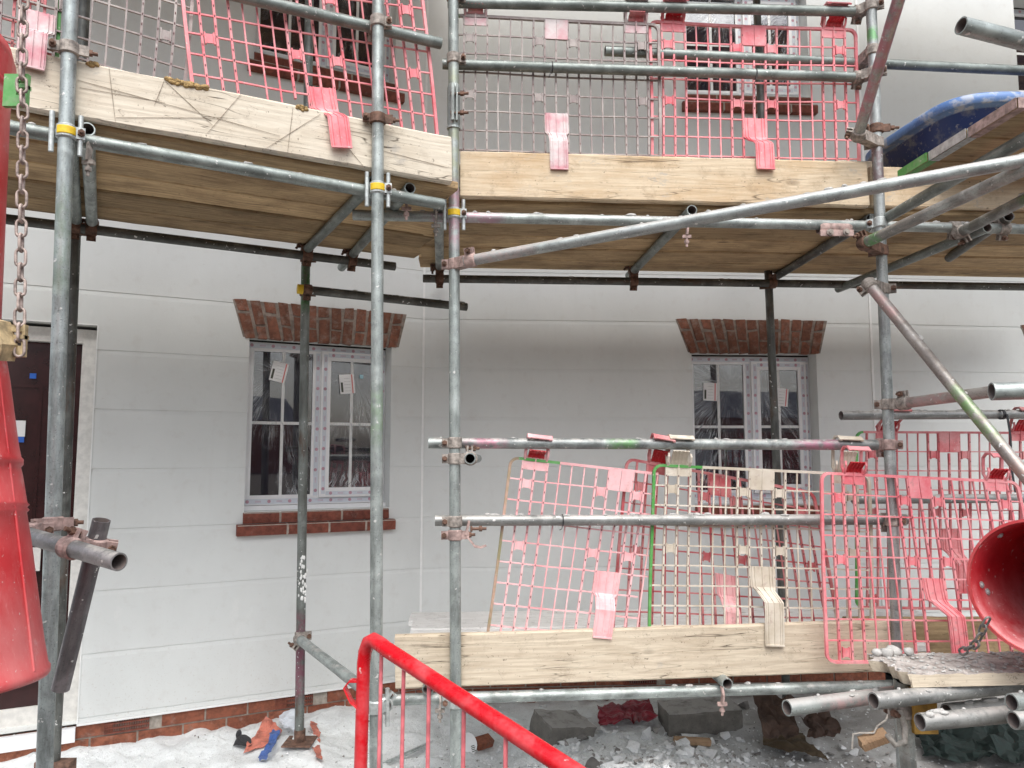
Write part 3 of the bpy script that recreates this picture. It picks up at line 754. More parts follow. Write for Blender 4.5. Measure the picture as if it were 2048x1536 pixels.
def sill(pl, u0, u1, z1):
    for k, (du, dz, dep) in enumerate(((.0, 0, .012), (.035, -.068, .045))):
        b = MB(); a, c = u0-du, u1+du; zt = z1+dz-.004; n = 4 if k else 3; rn = random.Random(k+3)
        b.box((a+.003, -dep+.004, zt-.060), (c-.003, .05, zt-.003), 1)
        L = (c-a); off = [0, .30, .56, .80, 1] if k else [0, .24, .66, 1]
        for p, q in zip(off, off[1:]):
            x0, x1 = a+L*p+(.0065 if p else 0), a+L*q-(.0065 if q < 1 else 0); pr = []
            for i in range(6):
                t = math.pi/2*i/5; pr.append((-dep+.018-.018*math.sin(t) , zt-.020+.020*math.cos(t)))
            pr = [(.05, zt)]+pr+[(-dep+.004 if k else -dep, zt-.064), (.05, zt-.064)]; m = len(pr)
            vs = [(x0, y, z) for y, z in pr]+[(x1, y, z) for y, z in pr]
            b.add(vs, [(i, (i+1) % m, m+(i+1) % m, m+i) for i in range(m)]+[tuple(range(m)), tuple(m+i for i in reversed(range(m)))])
        b.build('brick_sill', [M['sill'], M['mortar']], pl.M(), house)
def window(pl, w, film=True, stickers=(), flipfilm='film', rev=.125, upper=False):
    u0, u1, z0, z1 = w.values(); T = pl.M(); W, Hh = u1-u0, z1-z0
    y = rev
    root = MB()          # outer frame
    fb = .042; cz = .028
    zz0 = z0+cz
    mu = u0+W*.505
    for lo, hi in (((u0, zz0), (u0+fb, z1-.012)), ((u1-fb, zz0), (u1, z1-.012)), ((u0+fb, z1-.012-fb), (u1-fb, z1-.012)), ((u0+fb, zz0), (u1-fb, zz0+fb*1.1)), ((mu-.028, zz0+fb*1.1), (mu+.028, z1-.012-fb))):
        root.box((lo[0], y, lo[1]), (hi[0], y+.06, hi[1]))
    fr = root.build('window', M['upvc'], T, house)
    b = MB(); b.box((u0, y+.002, z1-.011), (u1, y+.06, z1-.0005)); b.build('dark_gap', M['darkgap'], T, fr)
    b = MB(); b.box((u0-.0, y-.045, z0), (u1+.0, y+.05, z0+cz-.002)); b.build('cill', M['upvc'], T, fr)
    # protective tape with its printed marks on the flat faces
    tp, pr, pr2 = MB(), MB(), MB(); e = .0012; rn = random.Random(int(abs(u0)*100))
    def strip(a0, a1, c0, c1, yy):
        tp.box((a0, yy-e, c0), (a1, yy-.0001, c1))
        hor = (a1-a0) > (c1-c0); L = (a1-a0) if hor else (c1-c0); n = int(L/.060); cc = (c0+c1)/2 if hor else (a0+a1)/2
        for i in range(n):
            q = (a0 if hor else c0)+(i+.5)*L/n
            x, z = (q, cc) if hor else (cc, q)
            if i % 2 == 0:
                x += rn.uniform(-.003, .003); m = 10; rr = .0105
                pr.add([(x+rr*math.cos(6.2832*k/m), yy-e-.0004, z+rr*math.sin(6.2832*k/m)) for k in range(m)], [tuple(range(m))])
            else:
                s1, s2 = (.017, .0055) if hor else (.0055, .017)
                pr2.add([(x-s1, yy-e-.0004, z-s2), (x+s1, yy-e-.0004, z-s2), (x+s1, yy-e-.0004, z+s2), (x-s1, yy-e-.0004, z+s2)], [(0, 1, 2, 3)])
    strip(u0+.002, u1-.002, z1-.047, z1-.016, y); strip(u0+.002, u1-.002, zz0+.006, zz0+.036, y)
    strip(u1-.034, u1-.006, zz0+.05, z1-.06, y); strip(mu-.020, mu+.006, zz0+.05, z1-.06, y)
    # left fixed light: bead, pane, bars, film
    def light(a0, a1, c0, c1, yy, bead=.016, fm='film', full=True):
        bd = MB()
        for lo, hi in (((a0, c0), (a0+bead, c1)), ((a1-bead, c0), (a1, c1)), ((a0+bead, c1-bead), (a1-bead, c1)), ((a0+bead, c0), (a1-bead, c0+bead))):
            bd.box((lo[0], yy-.008, lo[1]), (hi[0], yy+.03, hi[1]))
        bd.build('glazing_bead', M['upvc'], T, fr)
        a0 += bead; a1 -= bead; c0 += bead; c1 -= bead
        p = MB(); p.box((a0, yy+.006, c0), (a1, yy+.03, c1)); p.build('pane', M['glass'], T, fr)
        gb = MB(); m = (a0+a1)/2; cm = (c0+c1)/2
        gb.box((m-.009, yy+.0030, c0), (m+.009, yy+.0055, c1)); gb.box((a0, yy+.0034, cm-.009), (m-.0095, yy+.0055, cm+.009)); gb.box((m+.0095, yy+.0034, cm-.009), (a1, yy+.0055, cm+.009))
        gb.build('glazing_bars', M['bar'], T, fr)
        if film:
            f = MB(); n = 14; rn2 = random.Random(int(a0*1000))
            f.v = [V(((a1-a0-.002)*(i/n-.5), rn2.uniform(-.0012, .0012), (c1-c0-.002)*(j/n-.5))) for j in range(n+1) for i in range(n+1)]
            f.f = [(j*(n+1)+i, j*(n+1)+i+1, (j+1)*(n+1)+i+1, (j+1)*(n+1)+i) for j in range(n) for i in range(n)]; f.sm = [True]*len(f.f); f.mi = [0]*len(f.f)
            f.build('plastic_film', M[fm], T @ Matrix.Translation(((a0+a1)/2, yy-.0012, (c0+c1)/2)), fr)
        return a0, a1, c0, c1
    lo_, hi_ = zz0+fb*1.1-.004, z1-.012-fb+.004
    A = light(u0+fb-.012, mu-.022, lo_, hi_, y+.004, fm=flipfilm)
    # opening casement on the right
    s0, s1, q0, q1 = mu+.012, u1-.030, zz0+.040, z1-.012-.034; sw = .048; sy = y-.022
    sb = MB()
    for lo, hi in (((s0, q0), (s0+sw, q1)), ((s1-sw, q0), (s1, q1)), ((s0+sw, q1-sw), (s1-sw, q1)), ((s0+sw, q0), (s1-sw, q0+sw))):
        sb.box((lo[0], sy, lo[1]), (hi[0], y-.0015, hi[1]))
    sb.build('casement', M['upvc'], T, fr)
    strip(s0+.012, s0+sw-.012, q0+.02, q1-.02, sy); strip(s1-sw+.012, s1-.012, q0+.02, q1-.02, sy)
    strip(s0+sw-.008, s1-sw+.008, q1-sw+.012, q1-.012, sy); strip(s0+sw-.008, s1-sw+.008, q0+.012, q0+sw-.012, sy)
    Bx = light(s0+sw-.006, s1-sw+.006, q0+sw-.006, q1-sw+.006, sy+.006, fm=flipfilm)
    tp.build('protective_tape', M['tape'], T, fr); pr.build('pattern_print', M['print'], T, fr); pr2.build('pattern_print', M['print2'], T, fr)
    for which, cx, cz_, rot in stickers:
        box = A if which == 'L' else Bx; yy = (y+.004) if which == 'L' else sy+.006
        x = box[0]+(box[1]-box[0])*cx; z = box[2]+(box[3]-box[2])*cz_
        TT = T @ Matrix.Translation((x, yy-.004, z)) @ Matrix.Rotation(R(rot), 4, 'Y')
        s = MB(); s.box((-.048, -.0006, -.062), (.048, .0, .062))
        s.box((-.040, -.0012, -.050), (-.027, -.0007, .012), 1); s.box((.030, -.0012, -.06), (.038, -.0007, .06), 2)
        for k in range(5): s.box((-.018, -.0012, -.045+k*.02), (.022, -.0007, -.0425+k*.02), 3)
        s.build('glass_sticker', [M['white'], M['ink'], M['redink'], M['grey']], TT, fr)
    return fr, A, Bx
fl, A, Bx = window(WL, wl, stickers=[('L', .42, .86, 12), ('R', .38, .82, -6)])
b = MB(); yy = .125-.022+.006-.004; x = Bx[0]+(Bx[1]-Bx[0])*.72; z = Bx[2]+(Bx[3]-Bx[2])*.885; b.box((x-.012, yy-.0008, z-.012), (x+.012, yy, z+.012)); b.build('glass_tab', M['cyan'], WL.M(), fl)
window(WM, wm, stickers=[('L', .33, .78, 2), ('R', .55, .76, 6)], flipfilm='film2')
window(WL, ul); window(WM, um); window(WR, ur, film=False); window(WR, wr)
sill(WL, wl['u0']-.005, wl['u1']-.006, wl['z0']); sill(WM, wm['u0'], wm['u1'], wm['z0']); sill(WL, ul['u0'], ul['u1']+.02, ul['z0']); sill(WM, um['u0'], um['u1'], um['z0']); sill(WR, wr['u0'], wr['u1'], wr['z0'])
# doorway at the left
T = WL.M(); u0, u1, z1 = dr['u0'], dr['u1'], dr['z1']
b = MB(); b.box((u1-.068, .062, zb), (u1-.002, .13, z1-.018)); b.box((u0, .060, z1-.095), (u1-.0685, .13, z1-.018)); dfr = b.build('door_frame', M['jamb'], T, house)
b = MB(); b.box((u0, .112, zb-.1), (u1-.069, .16, z1-.096)); dl = b.build('door', M['door'], T, house)
b = MB()
um_ = u1-.36
for k in range(2):
    for lo, hi in (((um_-.30, .35+k*.85), (um_-.285, 1.08+k*.85)), ((um_+.10, .35+k*.85), (um_+.115, 1.08+k*.85)), ((um_-.285, 1.065+k*.85), (um_+.10, 1.08+k*.85)), ((um_-.285, .35+k*.85), (um_+.10, .365+k*.85))):
        b.box((lo[0], .106, lo[1]), (hi[0], .1115, hi[1]))
b.build('door_moulding', M['door'], T, dl)
def patch(name, px, py, w, h, m, off=-.102, rot=0, par=dl):
    u, z = WL.uz(px, py, off); b = MB(); b.box((u-w/2, -off-.003, z-h/2), (u+w/2, -off, z+h/2)); b.build(name, M[m], T, par)
patch('paper_notice', 34, 857, .075, .085, 'white'); patch('tape_scrap', 66, 752, .03, .028, 'bluetape'); patch('tape_scrap', 37, 879, .05, .03, 'bluetape')
patch('tape_scrap', 50, 1015, .012, .012, 'white')
b = MB(); u, z = WL.uz(40, 1122, -.06); b.box((u-.25, .05, z-.055), (u+.09, .075, z+.065)); b.build('door_rail', M['jamb'], T, dfr)
b = MB(); b.box((u0, -.02, zb-.085), (u1-.004, .112, zb-.014)); b.build('threshold', M['upvc'], T, dfr)
b = MB(); b.box((u0, .098, zb-.012), (u1-.09, .111, zb+.09)); b.build('weather_bar', M['jamb'], T, dfr)

# ------------------------------------------------------------------ house across the road (only seen mirrored in the panes)
far = empty('brick_house', (0, -24, 0), 'red brick house across the road, seen only mirrored in the window panes', 'house')
b = MB(); b.box((-40, -28, 0), (40, -24, 4.6)); b.build('wall', M['brick'], None, far)
b = MB(); b.add([(-40.4, -23.6, 4.6), (40.4, -23.6, 4.6), (40.4, -28.4, 4.6), (-40.4, -28.4, 4.6), (-40.4, -26, 6.9), (40.4, -26, 6.9)], [(0, 1, 5, 4), (2, 3, 4, 5), (0, 4, 3), (1, 2, 5), (0, 3, 2, 1)]); b.build('roof', M['slate'], None, far)
b = MB(); b.box((19.6, -23.99, 0), (22.4, -23.0, 3.5)); b.build('porch', M['bead'], None, far)
for x in (-23, -18, -13, -9, -5, -1, 3.2, 7, 11, 17.5, 22):
    b = MB(); b.box((x*1.35, -24.05, 1.0), (x*1.35+1.6, -23.98, 2.6)); b.build('window', M['upvc'], None, far)

# ================================================================== SCAFFOLD
ZL, ZT, ZD = 2.625, 2.6755, 2.721
def post(name, label, pl, off, q0, q1, z0, z1, mat, **kw):
    a, c = pl.hit(*q0, off), pl.hit(*q1, off); d = (c-a)/(c.z-a.z)
    return tube(name, label, a+d*(z0-a.z), a+d*(z1-a.z), mat, **kw)
def pt(name, paint, **kw): M[name] = m_tube(name, paint=paint, **kw)
STD = 'scaffold_standard'; gS = 'upright scaffold standards'
pt('tubeA', [(2.2, 2.62, (.20, .28, .19))], pf=.4, base=(.36, .40, .395), dust=.1, light=(.56, .62, .61))
pt('tubeS4', [(2.44, 2.74, (.04, .17, .03)), (.37, .87, (.22, .06, .10))], base=(.19, .205, .19), dark=(.09, .095, .085), light=(.30, .33, .31), rust=.1)
pt('tubeB', [(1.72, 2.0, (.22, .33, .19))], pf=.5); pt('tubeD', [(2.9, 3.2, (.16, .10, .11)), (3.66, 3.75, GREEN)], base=(.37, .39, .385))
pt('tubeC', [(2.92, 3.5, (.33, .36, .25)), (2.6, 2.95, (.45, .25, .30))])
pA = post(STD, 'thick-looking mottled grey scaffold upright in front of the dark doorway', SL, 0, (138, 100), (92, 1450), -.15, 4.3, 'tubeA', group=gS)
pB = post(STD, 'clean grey scaffold upright crossing the ground-floor window left of the wall joint', SL, 0, (756, 100), (752, 1450), -.15, 4.3, 'tubeB', group=gS)
pC = post(STD, 'grey scaffold upright with a sleeve joint, where the two platforms meet', SM, 0, (907, 100), (911, 1300), -.15, 4.3, 'tubeC', group=gS)
pD = post(STD, 'scaffold upright at the right end of the pale toe boards, four couplers at its top', SM, 0, (1743, 30), (1779, 900), -.15, 3.78, 'tubeD', group=gS)
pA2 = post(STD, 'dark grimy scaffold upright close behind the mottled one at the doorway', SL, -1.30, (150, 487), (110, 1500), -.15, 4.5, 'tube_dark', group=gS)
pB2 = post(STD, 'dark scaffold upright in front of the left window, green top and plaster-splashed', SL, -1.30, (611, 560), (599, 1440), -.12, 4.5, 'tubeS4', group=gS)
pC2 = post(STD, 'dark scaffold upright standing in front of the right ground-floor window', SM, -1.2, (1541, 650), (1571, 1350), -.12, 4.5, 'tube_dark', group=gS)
pl_ = MB(); rn = random.Random(2)
for _ in range(46):
    z = .78+.24*rn.random(); a = rn.gauss(-math.pi/2, .6)
    lump(pl_, V((math.cos(a)*.025, math.sin(a)*.025, z)), .006, .006, rn.uniform(.006, .014), rn)
tag(pl_.build('plaster_splash', M['bead'], Matrix.Translation((pB2.p0.x, pB2.p0.y, 0)) @ Matrix.Shear('XY', 4, (pB2.d.x/pB2.d.z, pB2.d.y/pB2.d.z)), pB2.o), kind='stuff')
# base plate under the splashed upright
b = MB(); b.box((-.075, -.075, .055), (.075, .075, .062)); cyl(b, V((0, 0, .06)), V((0, 0, .12)), .03); b.build('base_plate', M['rust'], Matrix.Translation((pB2.p0.x, pB2.p0.y, gz(pB2.p0.x, pB2.p0.y)-.052)), pB2.o)
b = MB(); c = pA.p0; b.box((-.08, -.03, .02), (.08, .03, .16)); b.build('base_collar', M['rust'], Matrix.Translation((pA2.p0.x, pA2.p0.y, .0)), pA2.o)
# sleeve coupler on the joint upright
zc = SM.uz(909, 212)[1]
c = pC.p0+pC.d*((zc-pC.p0.z)/pC.d.z); b = MB(); ringband(b, V((0, 0, 0)), pC.d, TR+.0008, .20, .0045, 24); ringband(b, V((0, 0, -.105)), pC.d, TR+.001, .012, .006)
b.box((-.006, -.05, -.085), (.006, -.026, .085)); b.box((.014, -.046, -.085), (.022, -.022, .085))
so = b.build('sleeve_coupler', M['tubeC'], Matrix.Translation(c), pC.o)
for dz in (-.05, .04): bolt(so, Matrix.Translation(c), c+V((.018, -.036, dz)), V((1, -.1, 0)), L=.08)
def seg(pl, off, q0, q1): return pl.hit(*q0, off), pl.hit(*q1, off)
def lvl(pl, off, x0, x1, z):
    """level tube between two picture columns on a scaffold plane"""
    a = pl.hit(x0, 700, off); c = pl.hit(x1, 700, off); a.z = c.z = z; return a, c
LED = 'scaffold_ledger'; TRN = 'scaffold_transom'; RAIL = 'guard_rail'
lL = tube(LED, 'grey ledger tube under the left platform edge, open end right', *seg(SL, -.05, (-200, 216), (886, 409)), 'tube_dull', lumps=14)
M['tubeLM'] = m_tube('tubeLM', paint=[(.3, .7, (.40, .22, .28))], dust=.5)
lM = tube(LED, 'long ledger tube under the middle platform, joined by a pink sleeve', *seg(SM, -.05, (706, 430), (2130, 460)), 'tubeLM', lumps=26)
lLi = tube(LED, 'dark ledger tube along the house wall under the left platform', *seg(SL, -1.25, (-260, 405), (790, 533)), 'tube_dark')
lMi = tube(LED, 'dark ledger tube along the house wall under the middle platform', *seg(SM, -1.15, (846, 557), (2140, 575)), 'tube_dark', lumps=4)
rL = tube(RAIL, 'guard rail sloping down across the top left, cut end by the joint upright', *seg(SL, -.05, (440, -17), (881, 87)), 'tube_dull', group='guard rails')
rT = tube(RAIL, 'topmost guard rail, with the pink brick guards hooked over it', *seg(SM, -.05, (895, 5), (1728, 24)), 'tube_dull', group='guard rails')
rM = tube(RAIL, 'guard rail crossing the upper brick guards with black ties on it', *seg(SM, -.05, (885, 128), (1728, 155)), 'tube_dull', group='guard rails')
rX = tube(RAIL, 'loose long tube just above the tied upper guard rail, open end left', *seg(SM, -.115, (1210, 102), (2150, 146)), 'tube_dull', group='guard rails')
M['tubeG1'] = m_tube('tubeG1', base=(.25, .27, .265), dark=(.11, .12, .12), paint=[(.14, .36, (.50, .20, .27)), (.78, .95, (.12, .30, .09)), (1.64, 1.9, (.48, .18, .27))], dust=.4)
g1 = tube(RAIL, 'paint-smeared lower guard rail with brick guards hooked over it', *seg(SM, -.05, (857, 886), (1775, 890)), 'tubeG1', group='guard rails', lumps=10)
g2 = tube(RAIL, 'dusty lower guard rail crossing the middle of the lower brick guards', *seg(SM, -.05, (870, 1041), (1812, 1039)), 'tube_dusty', group='guard rails', lumps=22)
lLow = tube(LED, 'bright galvanised tube just above the rubble, under the lowest toe board', *seg(SM, -.05, (765, 1400), (1785, 1371)), 'tube', lumps=8)
def trans(label, f, bk, mat='tube_dull', z=ZT, **kw): return tube(TRN, label, onz(*f, z), onz(*bk, z), mat, **kw)
t1 = trans('transom with open end right beside the mottled upright', (175, 258), (184, 452), 'tube')
t1b = trans('transom partly hidden behind the mottled upright at the doorway', (140, 262), (153, 452))
t2 = trans('transom with bright open end just right of the window-crossing upright', (820, 376), (683, 535), 'tube_dull')
t2b = trans('transom slanting to the wall just left of the window-crossing upright', (748, 363), (610, 503), 'tube_dull')
t3 = trans('short transom with open end left of the joint upright', (877, 408), (880, 566), 'tube')
t4 = trans('transom with open end below the middle toe board', (1384, 420), (1258, 551), 'tube_dull')
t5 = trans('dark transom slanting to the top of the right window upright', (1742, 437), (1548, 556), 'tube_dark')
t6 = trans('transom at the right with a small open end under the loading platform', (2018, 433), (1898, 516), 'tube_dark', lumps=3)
t7 = trans('pale transom end showing below the wall ledger at the right', (1975, 455), (1676, 578), 'tube_dull', z=2.60)
# lower lift
ya = SL.hit(597, 578, -1.24); yb = P(933, 614, ya.y); zz = ya.z
tCap = tube(TRN, 'short tube with a yellow end cap beside the left window head', ya, P(933, 614, ya.y*(912-578)/(912-614)*.985), 'tube_dark', lumps=5)
b = MB(); b.path([V((0, 0, -.006)), V((0, 0, .05))], TR+.002, 20, True); b.build('end_cap', M['yel'], axisM(tCap.p0, tCap.p1), tCap.o)
tLow = tube(TRN, 'tube sloping toward the viewer from the splashed upright to the red barrier', P(597, 1277, pB2.p0.y-.055), P(772, 1413, 2.98), 'tube')
tEnd = tube(TRN, 'open tube end clamped to the joint upright under the lower guard rail', P(940, 917, 3.28), P(955, 917, 4.45), 'tube')
tLo2 = tube(TRN, 'open transom end under the lowest toe board, above the concrete blocks', SM.w(SM.uz(1450, 1365)[0], .03, .572), SM.w(SM.uz(1450, 1365)[0], -1.25, .572), 'tube')
tC2 = tube(TRN, 'low transom behind the red barrier at the joint upright', SM.w(-.10, .02, .572), SM.w(-.10, -1.2, .572), 'tube_dull')
# right-hand braces and loading-bay tubes
M['tubeR1'] = m_tube('tubeR1', base=(.36, .385, .38), dust=.7, paint=[(.02, .35, (.42, .33, .31))])
r1 = tube('scaffold_brace', 'long raking tube rising right across the middle toe board', P(930, 523, 3.27), P(2120, 308, 2.50), 'tubeR1', lumps=16)
M['tubeR2'] = m_tube('tubeR2', base=(.33, .29, .26), dark=(.17, .15, .14), light=(.46, .43, .41), paint=[(.02, .3, (.48, .30, .29)), (.62, .95, (.16, .33, .10)), (1.0, 1.5, (.38, .20, .16))], dust=.35, rust=.2)
r2 = tube('scaffold_brace', 'brace smeared pink and green slanting down to the right edge', P(1733, 562, 3.40), P(2110, 1024, 2.72), 'tubeR2', lumps=3)
M['tubeR8'] = m_tube('tubeR8', base=(.36, .37, .355), paint=[(.1, 1.3, (.42, .15, .20))], dust=.2)
r8 = tube('scaffold_brace', 'pink-streaked brace leaning across the top of the right upright', P(1714, 279, 3.40), P(1806, -30, 2.75), 'tubeR8', ext1=.6)
M['tubeR9'] = m_tube('tubeR9', base=(.32, .30, .275), paint=[(0, .16, GREEN)], dust=.3)
r9 = tube(TRN, 'raking tube with a green end clamped to the right upright', P(1721, 490, 3.37), P(2075, 326, 2.50), 'tubeR9')
r10 = tube(TRN, 'grey tube rising under the boards of the loading platform', onz(1752, 448, 2.66), onz(2095, 252, 2.66), 'tube_dull')
M['tubeR11'] = m_tube('tubeR11', base=(.24, .23, .21), paint=[(.45, 1.2, (.07, .20, .04))], dust=.4)
r11 = tube(TRN, 'dirty tube with green paint below the loading platform at right edge', onz(1915, 468, 2.60), onz(2110, 368, 2.60), 'tubeR11', lumps=4)
r12 = tube(LED, 'dusty ledger tube glimpsed between the raking tubes at far right', P(1775, 412, 3.9), P(2140, 425, 3.95), 'tube_dusty', lumps=8)
r3 = tube(RAIL, 'crusted guard rail with open end, behind the right upright', P(1682, 831, 4.05), P(2140, 828, 4.22), 'tube_dusty', lumps=18, group='guard rails')
r6 = tube(RAIL, 'brown guard rail behind the front right brick guard, open end left', P(1706, 999, 4.05), P(2140, 996, 4.22), 'tube_dusty', group='guard rails')
r4 = tube(RAIL, 'tube running back right from the right upright beneath the brace', P(1797, 808, 3.42), P(2010, 780, 3.0), 'tubeR2', group='guard rails')
r5 = tube(RAIL, 'pale tube with a big open end near the right edge, mid height', P(1983, 783, 2.05), P(2230, 776, 2.0), 'tube', group='guard rails')
r7 = tube(RAIL, 'pale tube with a big open end at the top right corner', P(1922, 51, 2.02), P(2260, 138, 2.13), 'tube', group='guard rails')
M['tubeX'] = m_tube('tubeX', base=(.26, .25, .25), dust=.3, light=(.42, .42, .42))
xl = tube('scaffold_stub', 'short tube with open end crossing in front of the doorway uprights', P(38, 1066, 2.28), P(238, 1124, 2.02), 'tubeX')
M['tubeY'] = m_tube('tubeY', base=(.19, .18, .185), dark=(.08, .075, .08), light=(.36, .33, .34), paint=[(.50, .62, (.50, .14, .28))], pf=.85, dust=0)
xv = tube('scaffold_stub', 'short dark tube with magenta streaks hanging at a slant by the doorway', P(203, 1040, 2.19), P(121, 1378, 2.25), 'tubeY')
# stacked spare tubes under the bench board
bt = [('spare tube with pinkish end, lowest and longest of the pile', (1574, 1416), 2.42, (2150, 1340), 'tubeP'), ('spare tube resting second in the pile under the bench board', (1747, 1402), 2.28, (2150, 1358), 'tube_dusty'),
      ('green-smeared spare tube directly under the bench board', (1843, 1379), 2.43, (2150, 1350), 'tubeQ'), ('spare tube in front at the bottom of the pile', (1840, 1444), 2.22, (2150, 1417), 'tube_dusty'),
      ('spare tube hidden behind the lowest front tube of the pile', (1893, 1423), 2.40, (2150, 1400), 'tube_dusty'), ('spare tube with round open end at the right edge, upper one', (2023, 1405), 2.18, (2200, 1392), 'tube'),
      ('spare tube with round open end at the right edge, lower one', (2027, 1441), 2.16, (2200, 1428), 'tube_dusty')]
M['tubeP'] = m_tube('tubeP', paint=[(.1, .4, (.56, .36, .36))], dust=.8); M['tubeQ'] = m_tube('tubeQ', paint=[(.02, .08, PINK), (.1, .33, (.14, .42, .13))], dust=.6)
for lab, e0, Y, e1, mt in bt:
    a = P(*e0, Y); c = P(*e1, Y); c = V((0, 0, EYE))+(c-V((0, 0, EYE)))*((a.z-EYE)/(c.z-EYE)); c = a+(c-a)*(1.0/(c-a).length if (c-a).length > 1.0 else 1)
    tube('spare_tube', lab, a, c, mt, group='spare scaffold tubes piled under the bench', lumps=10)
# couplers
for args in ((pA, lL, 'galv', 1, True), (pB, lL, 'galv', 1, True), (pC, lM, 'galv', 1, True)): couple(*args)
couple(pB, rL, 'fit'); couple(pC, rM, 'fit'); couple(pD, rM, 'fit'); couple(pD, rX, 'fit'); couple(pD, rT, 'fit'); couple(pC, rT, 'fit')
couple(pC, g1, 'fit', -1); couple(pC, g2, 'fit', -1); couple(pD, g1, 'fitp'); couple(pD, g2, 'fit'); couple(pC, tEnd, 'fit', -1); couple(pC, r1, 'fitp', -1)
couple(pD, r2, 'fit'); couple(pD, r8, 'fit', -1); couple(pD, r9, 'rust', -1); couple(pD, r4, 'fit', -1); couple(pD, lM, 'galv', -1)
couple(pB, tLow, 'galv', -1, 2); couple(pB2, tLow, 'fit'); couple(pB2, tCap, 'rust'); couple(pC, lLow, 'galv', -1)
couple(pA2, lLi, 'rust'); couple(pB2, lLi, 'rust'); couple(pC2, lMi, 'rust', -1); couple(lMi, t4, 'rust'); couple(lMi, t3, 'rust'); couple(lLi, t1, 'rust'); couple(lLi, t2, 'rust'); couple(lLi, t2b, 'rust')
couple(lM, t6, 'fit'); couple(lM, r11, 'fit'); couple(xl, xv, 'fitp', -1); couple(xl, pA, 'fitp')
# hanging bolt arms below transom couplers
def dangler(t, px, py, Y, mat='fitp'):
    c = P(px, py, Y); b = MB(); b.ribbon([V((0, 0, .045)), V((.004, -.006, .015)), V((0, -.004, -.02))], V((0, 1, 0)), .026, .009)
    b.box((-.02, -.008, -.034), (.02, .008, -.02)); cyl(b, V((0, 0, -.02)), V((0, 0, -.075)), .006); cyl(b, V((0, 0, -.045)), V((0, 0, -.058)), .012, 6, smooth=False)
    b.build('swing_bolt', M[mat], Matrix.Translation(c), t.o)
dangler(t1, 178, 310, t1.p0.y+.01, 'fit'); dangler(t2, 813, 405, t2.p0.y+.01); dangler(t3, 872, 440, t3.p0.y+.01, 'fit'); dangler(t4, 1373, 462, t4.p0.y+.05); dangler(tLo2, 1444, 1395, tLo2.p0.y+.01); dangler(tC2, 880, 1408, 3.33, 'fit')
band(pA, SL.uz(130, 96)[1], 'fit', yaw=.5); band(pB, SL.uz(756, 238)[1], 'rust', yaw=.2); band(pC, SM.uz(911, 1070)[1], 'fitp', yaw=.1, swing=True); band(pD, SM.uz(1750, 258)[1], 'rust', yaw=-.2, bl=.08)
band(pA, SL.uz(97, 1060)[1]+.02, 'fitp', yaw=.4)
# pink sleeve joining the middle ledger
c = SM.hit(1668, 457, -.05); b = MB(); ringband(b, V((0, 0, 0)), lM.d, TR+.001, .155, .005, 24); b.box((-.078, -.034, -.045), (.078, -.024, -.016))
so = b.build('sleeve_coupler', M['fitp'], Matrix.Translation(c), lM.o)
for dx in (-.038, .038): bolt(so, Matrix.Translation(c), c+V((dx, -.036, -.03)), V((0, -1, 0)), .009, .03, 'fit')
# ties
def tie(label, t, q, mat='black', tail=.06):
    s_ = (P(*q, (t.p0.y+t.p1.y)/2)-t.p0).dot(t.d); c = t.p0+t.d*s_; b = MB(); ringband(b, V((0, 0, 0)), t.d, TR+.0005, .006, .002, 24)
    f = V((0, -1, 0)); b.path([f*(TR+.003)+V((0, 0, -.012)), f*(TR+.012)+V((-.006, 0, -.035)), f*(TR+.006)+V((-.016, 0, -.035-tail*.5))], .0016, 6)
    tag(b.build('cable_tie', M[mat], Matrix.Translation(c)), label, 'cable tie', 'cable ties round the guard rails')
tie('black cable tie on the upper guard rail in front of the grey guard', rM, (1102, 128)); tie('black cable tie on the upper guard rail in front of the upstairs window', rM, (1516, 148)); tie('black cable tie on the dusty lower guard rail', g2, (1123, 1040), tail=.01)
b = MB(); c = P(2003, 829, 4.14); ringband(b, V((0, 0, 0)), r3.d, TR+.0005, .02, .003, 20); b.ribbon([V((.012, -.028, 0)), V((.022, -.03, -.12)), V((.018, -.03, -.3)), V((.03, -.03, -.42))], V((1, .4, 0)), .016, .002)
tag(b.build('strap', M['black'], Matrix.Translation(c)), 'black webbing strap hanging from the crusted guard rail', 'strap')

# ------------------------------------------------------------------ boards
gT = 'toe boards'
def toe(label, pl, off, x0, x1, z0, z1, mat, seed, **kw):
    a, c = pl.hit(x0, 700, off), pl.hit(x1, 700, off); zm = (z0+z1)/2; a.z = c.z = zm
    return board('toe_board', label, a, c, V((0, 0, 1)), z1-z0, .038, mat, 'toe board', gT, seed=seed, **kw)
oT = -.046
toeL = toe('scratched pale toe board on the left platform, foam crumbs on top', SL, oT, -420, 897, 2.708, 2.912, 'toe2', 3)
toeM = toe('pale toe board with knots below the upper brick guards', SM, oT, 920, 1746, 2.722, 2.941, 'toe', 4)
toeR = toe('short toe board right of the right upright, under the blue tub', SM, oT-.02, 1752, 2140, 2.73, 2.93, 'toe', 6)
toeB = toe('stub of toe board behind the joint upright', SM, oT-.06, 830, 925, 2.71, 2.90, 'toe2', 7)
toeS = toe('grey board end peeping over the middle toe board at right', SM, oT-.045, 1688, 1775, 2.755, 2.965, 'toe3', 8)
a, c = SM.hit(800, 700, oT), SM.hit(1795, 700, oT); a.z, c.z = .672, .706
board('toe_board', 'long weathered toe board just above the rubble', a, c, V((0, 0, 1)), .222, .038, 'toe3', 'toe board', gT, seed=5)
a, c = P(1690, 1275, 4.02), P(2140, 1275, 4.15); board('toe_board', 'brown board behind the front right brick guard', a, c, V((0, 0, 1)), .21, .038, 'deck', 'toe board', gT, seed=15)
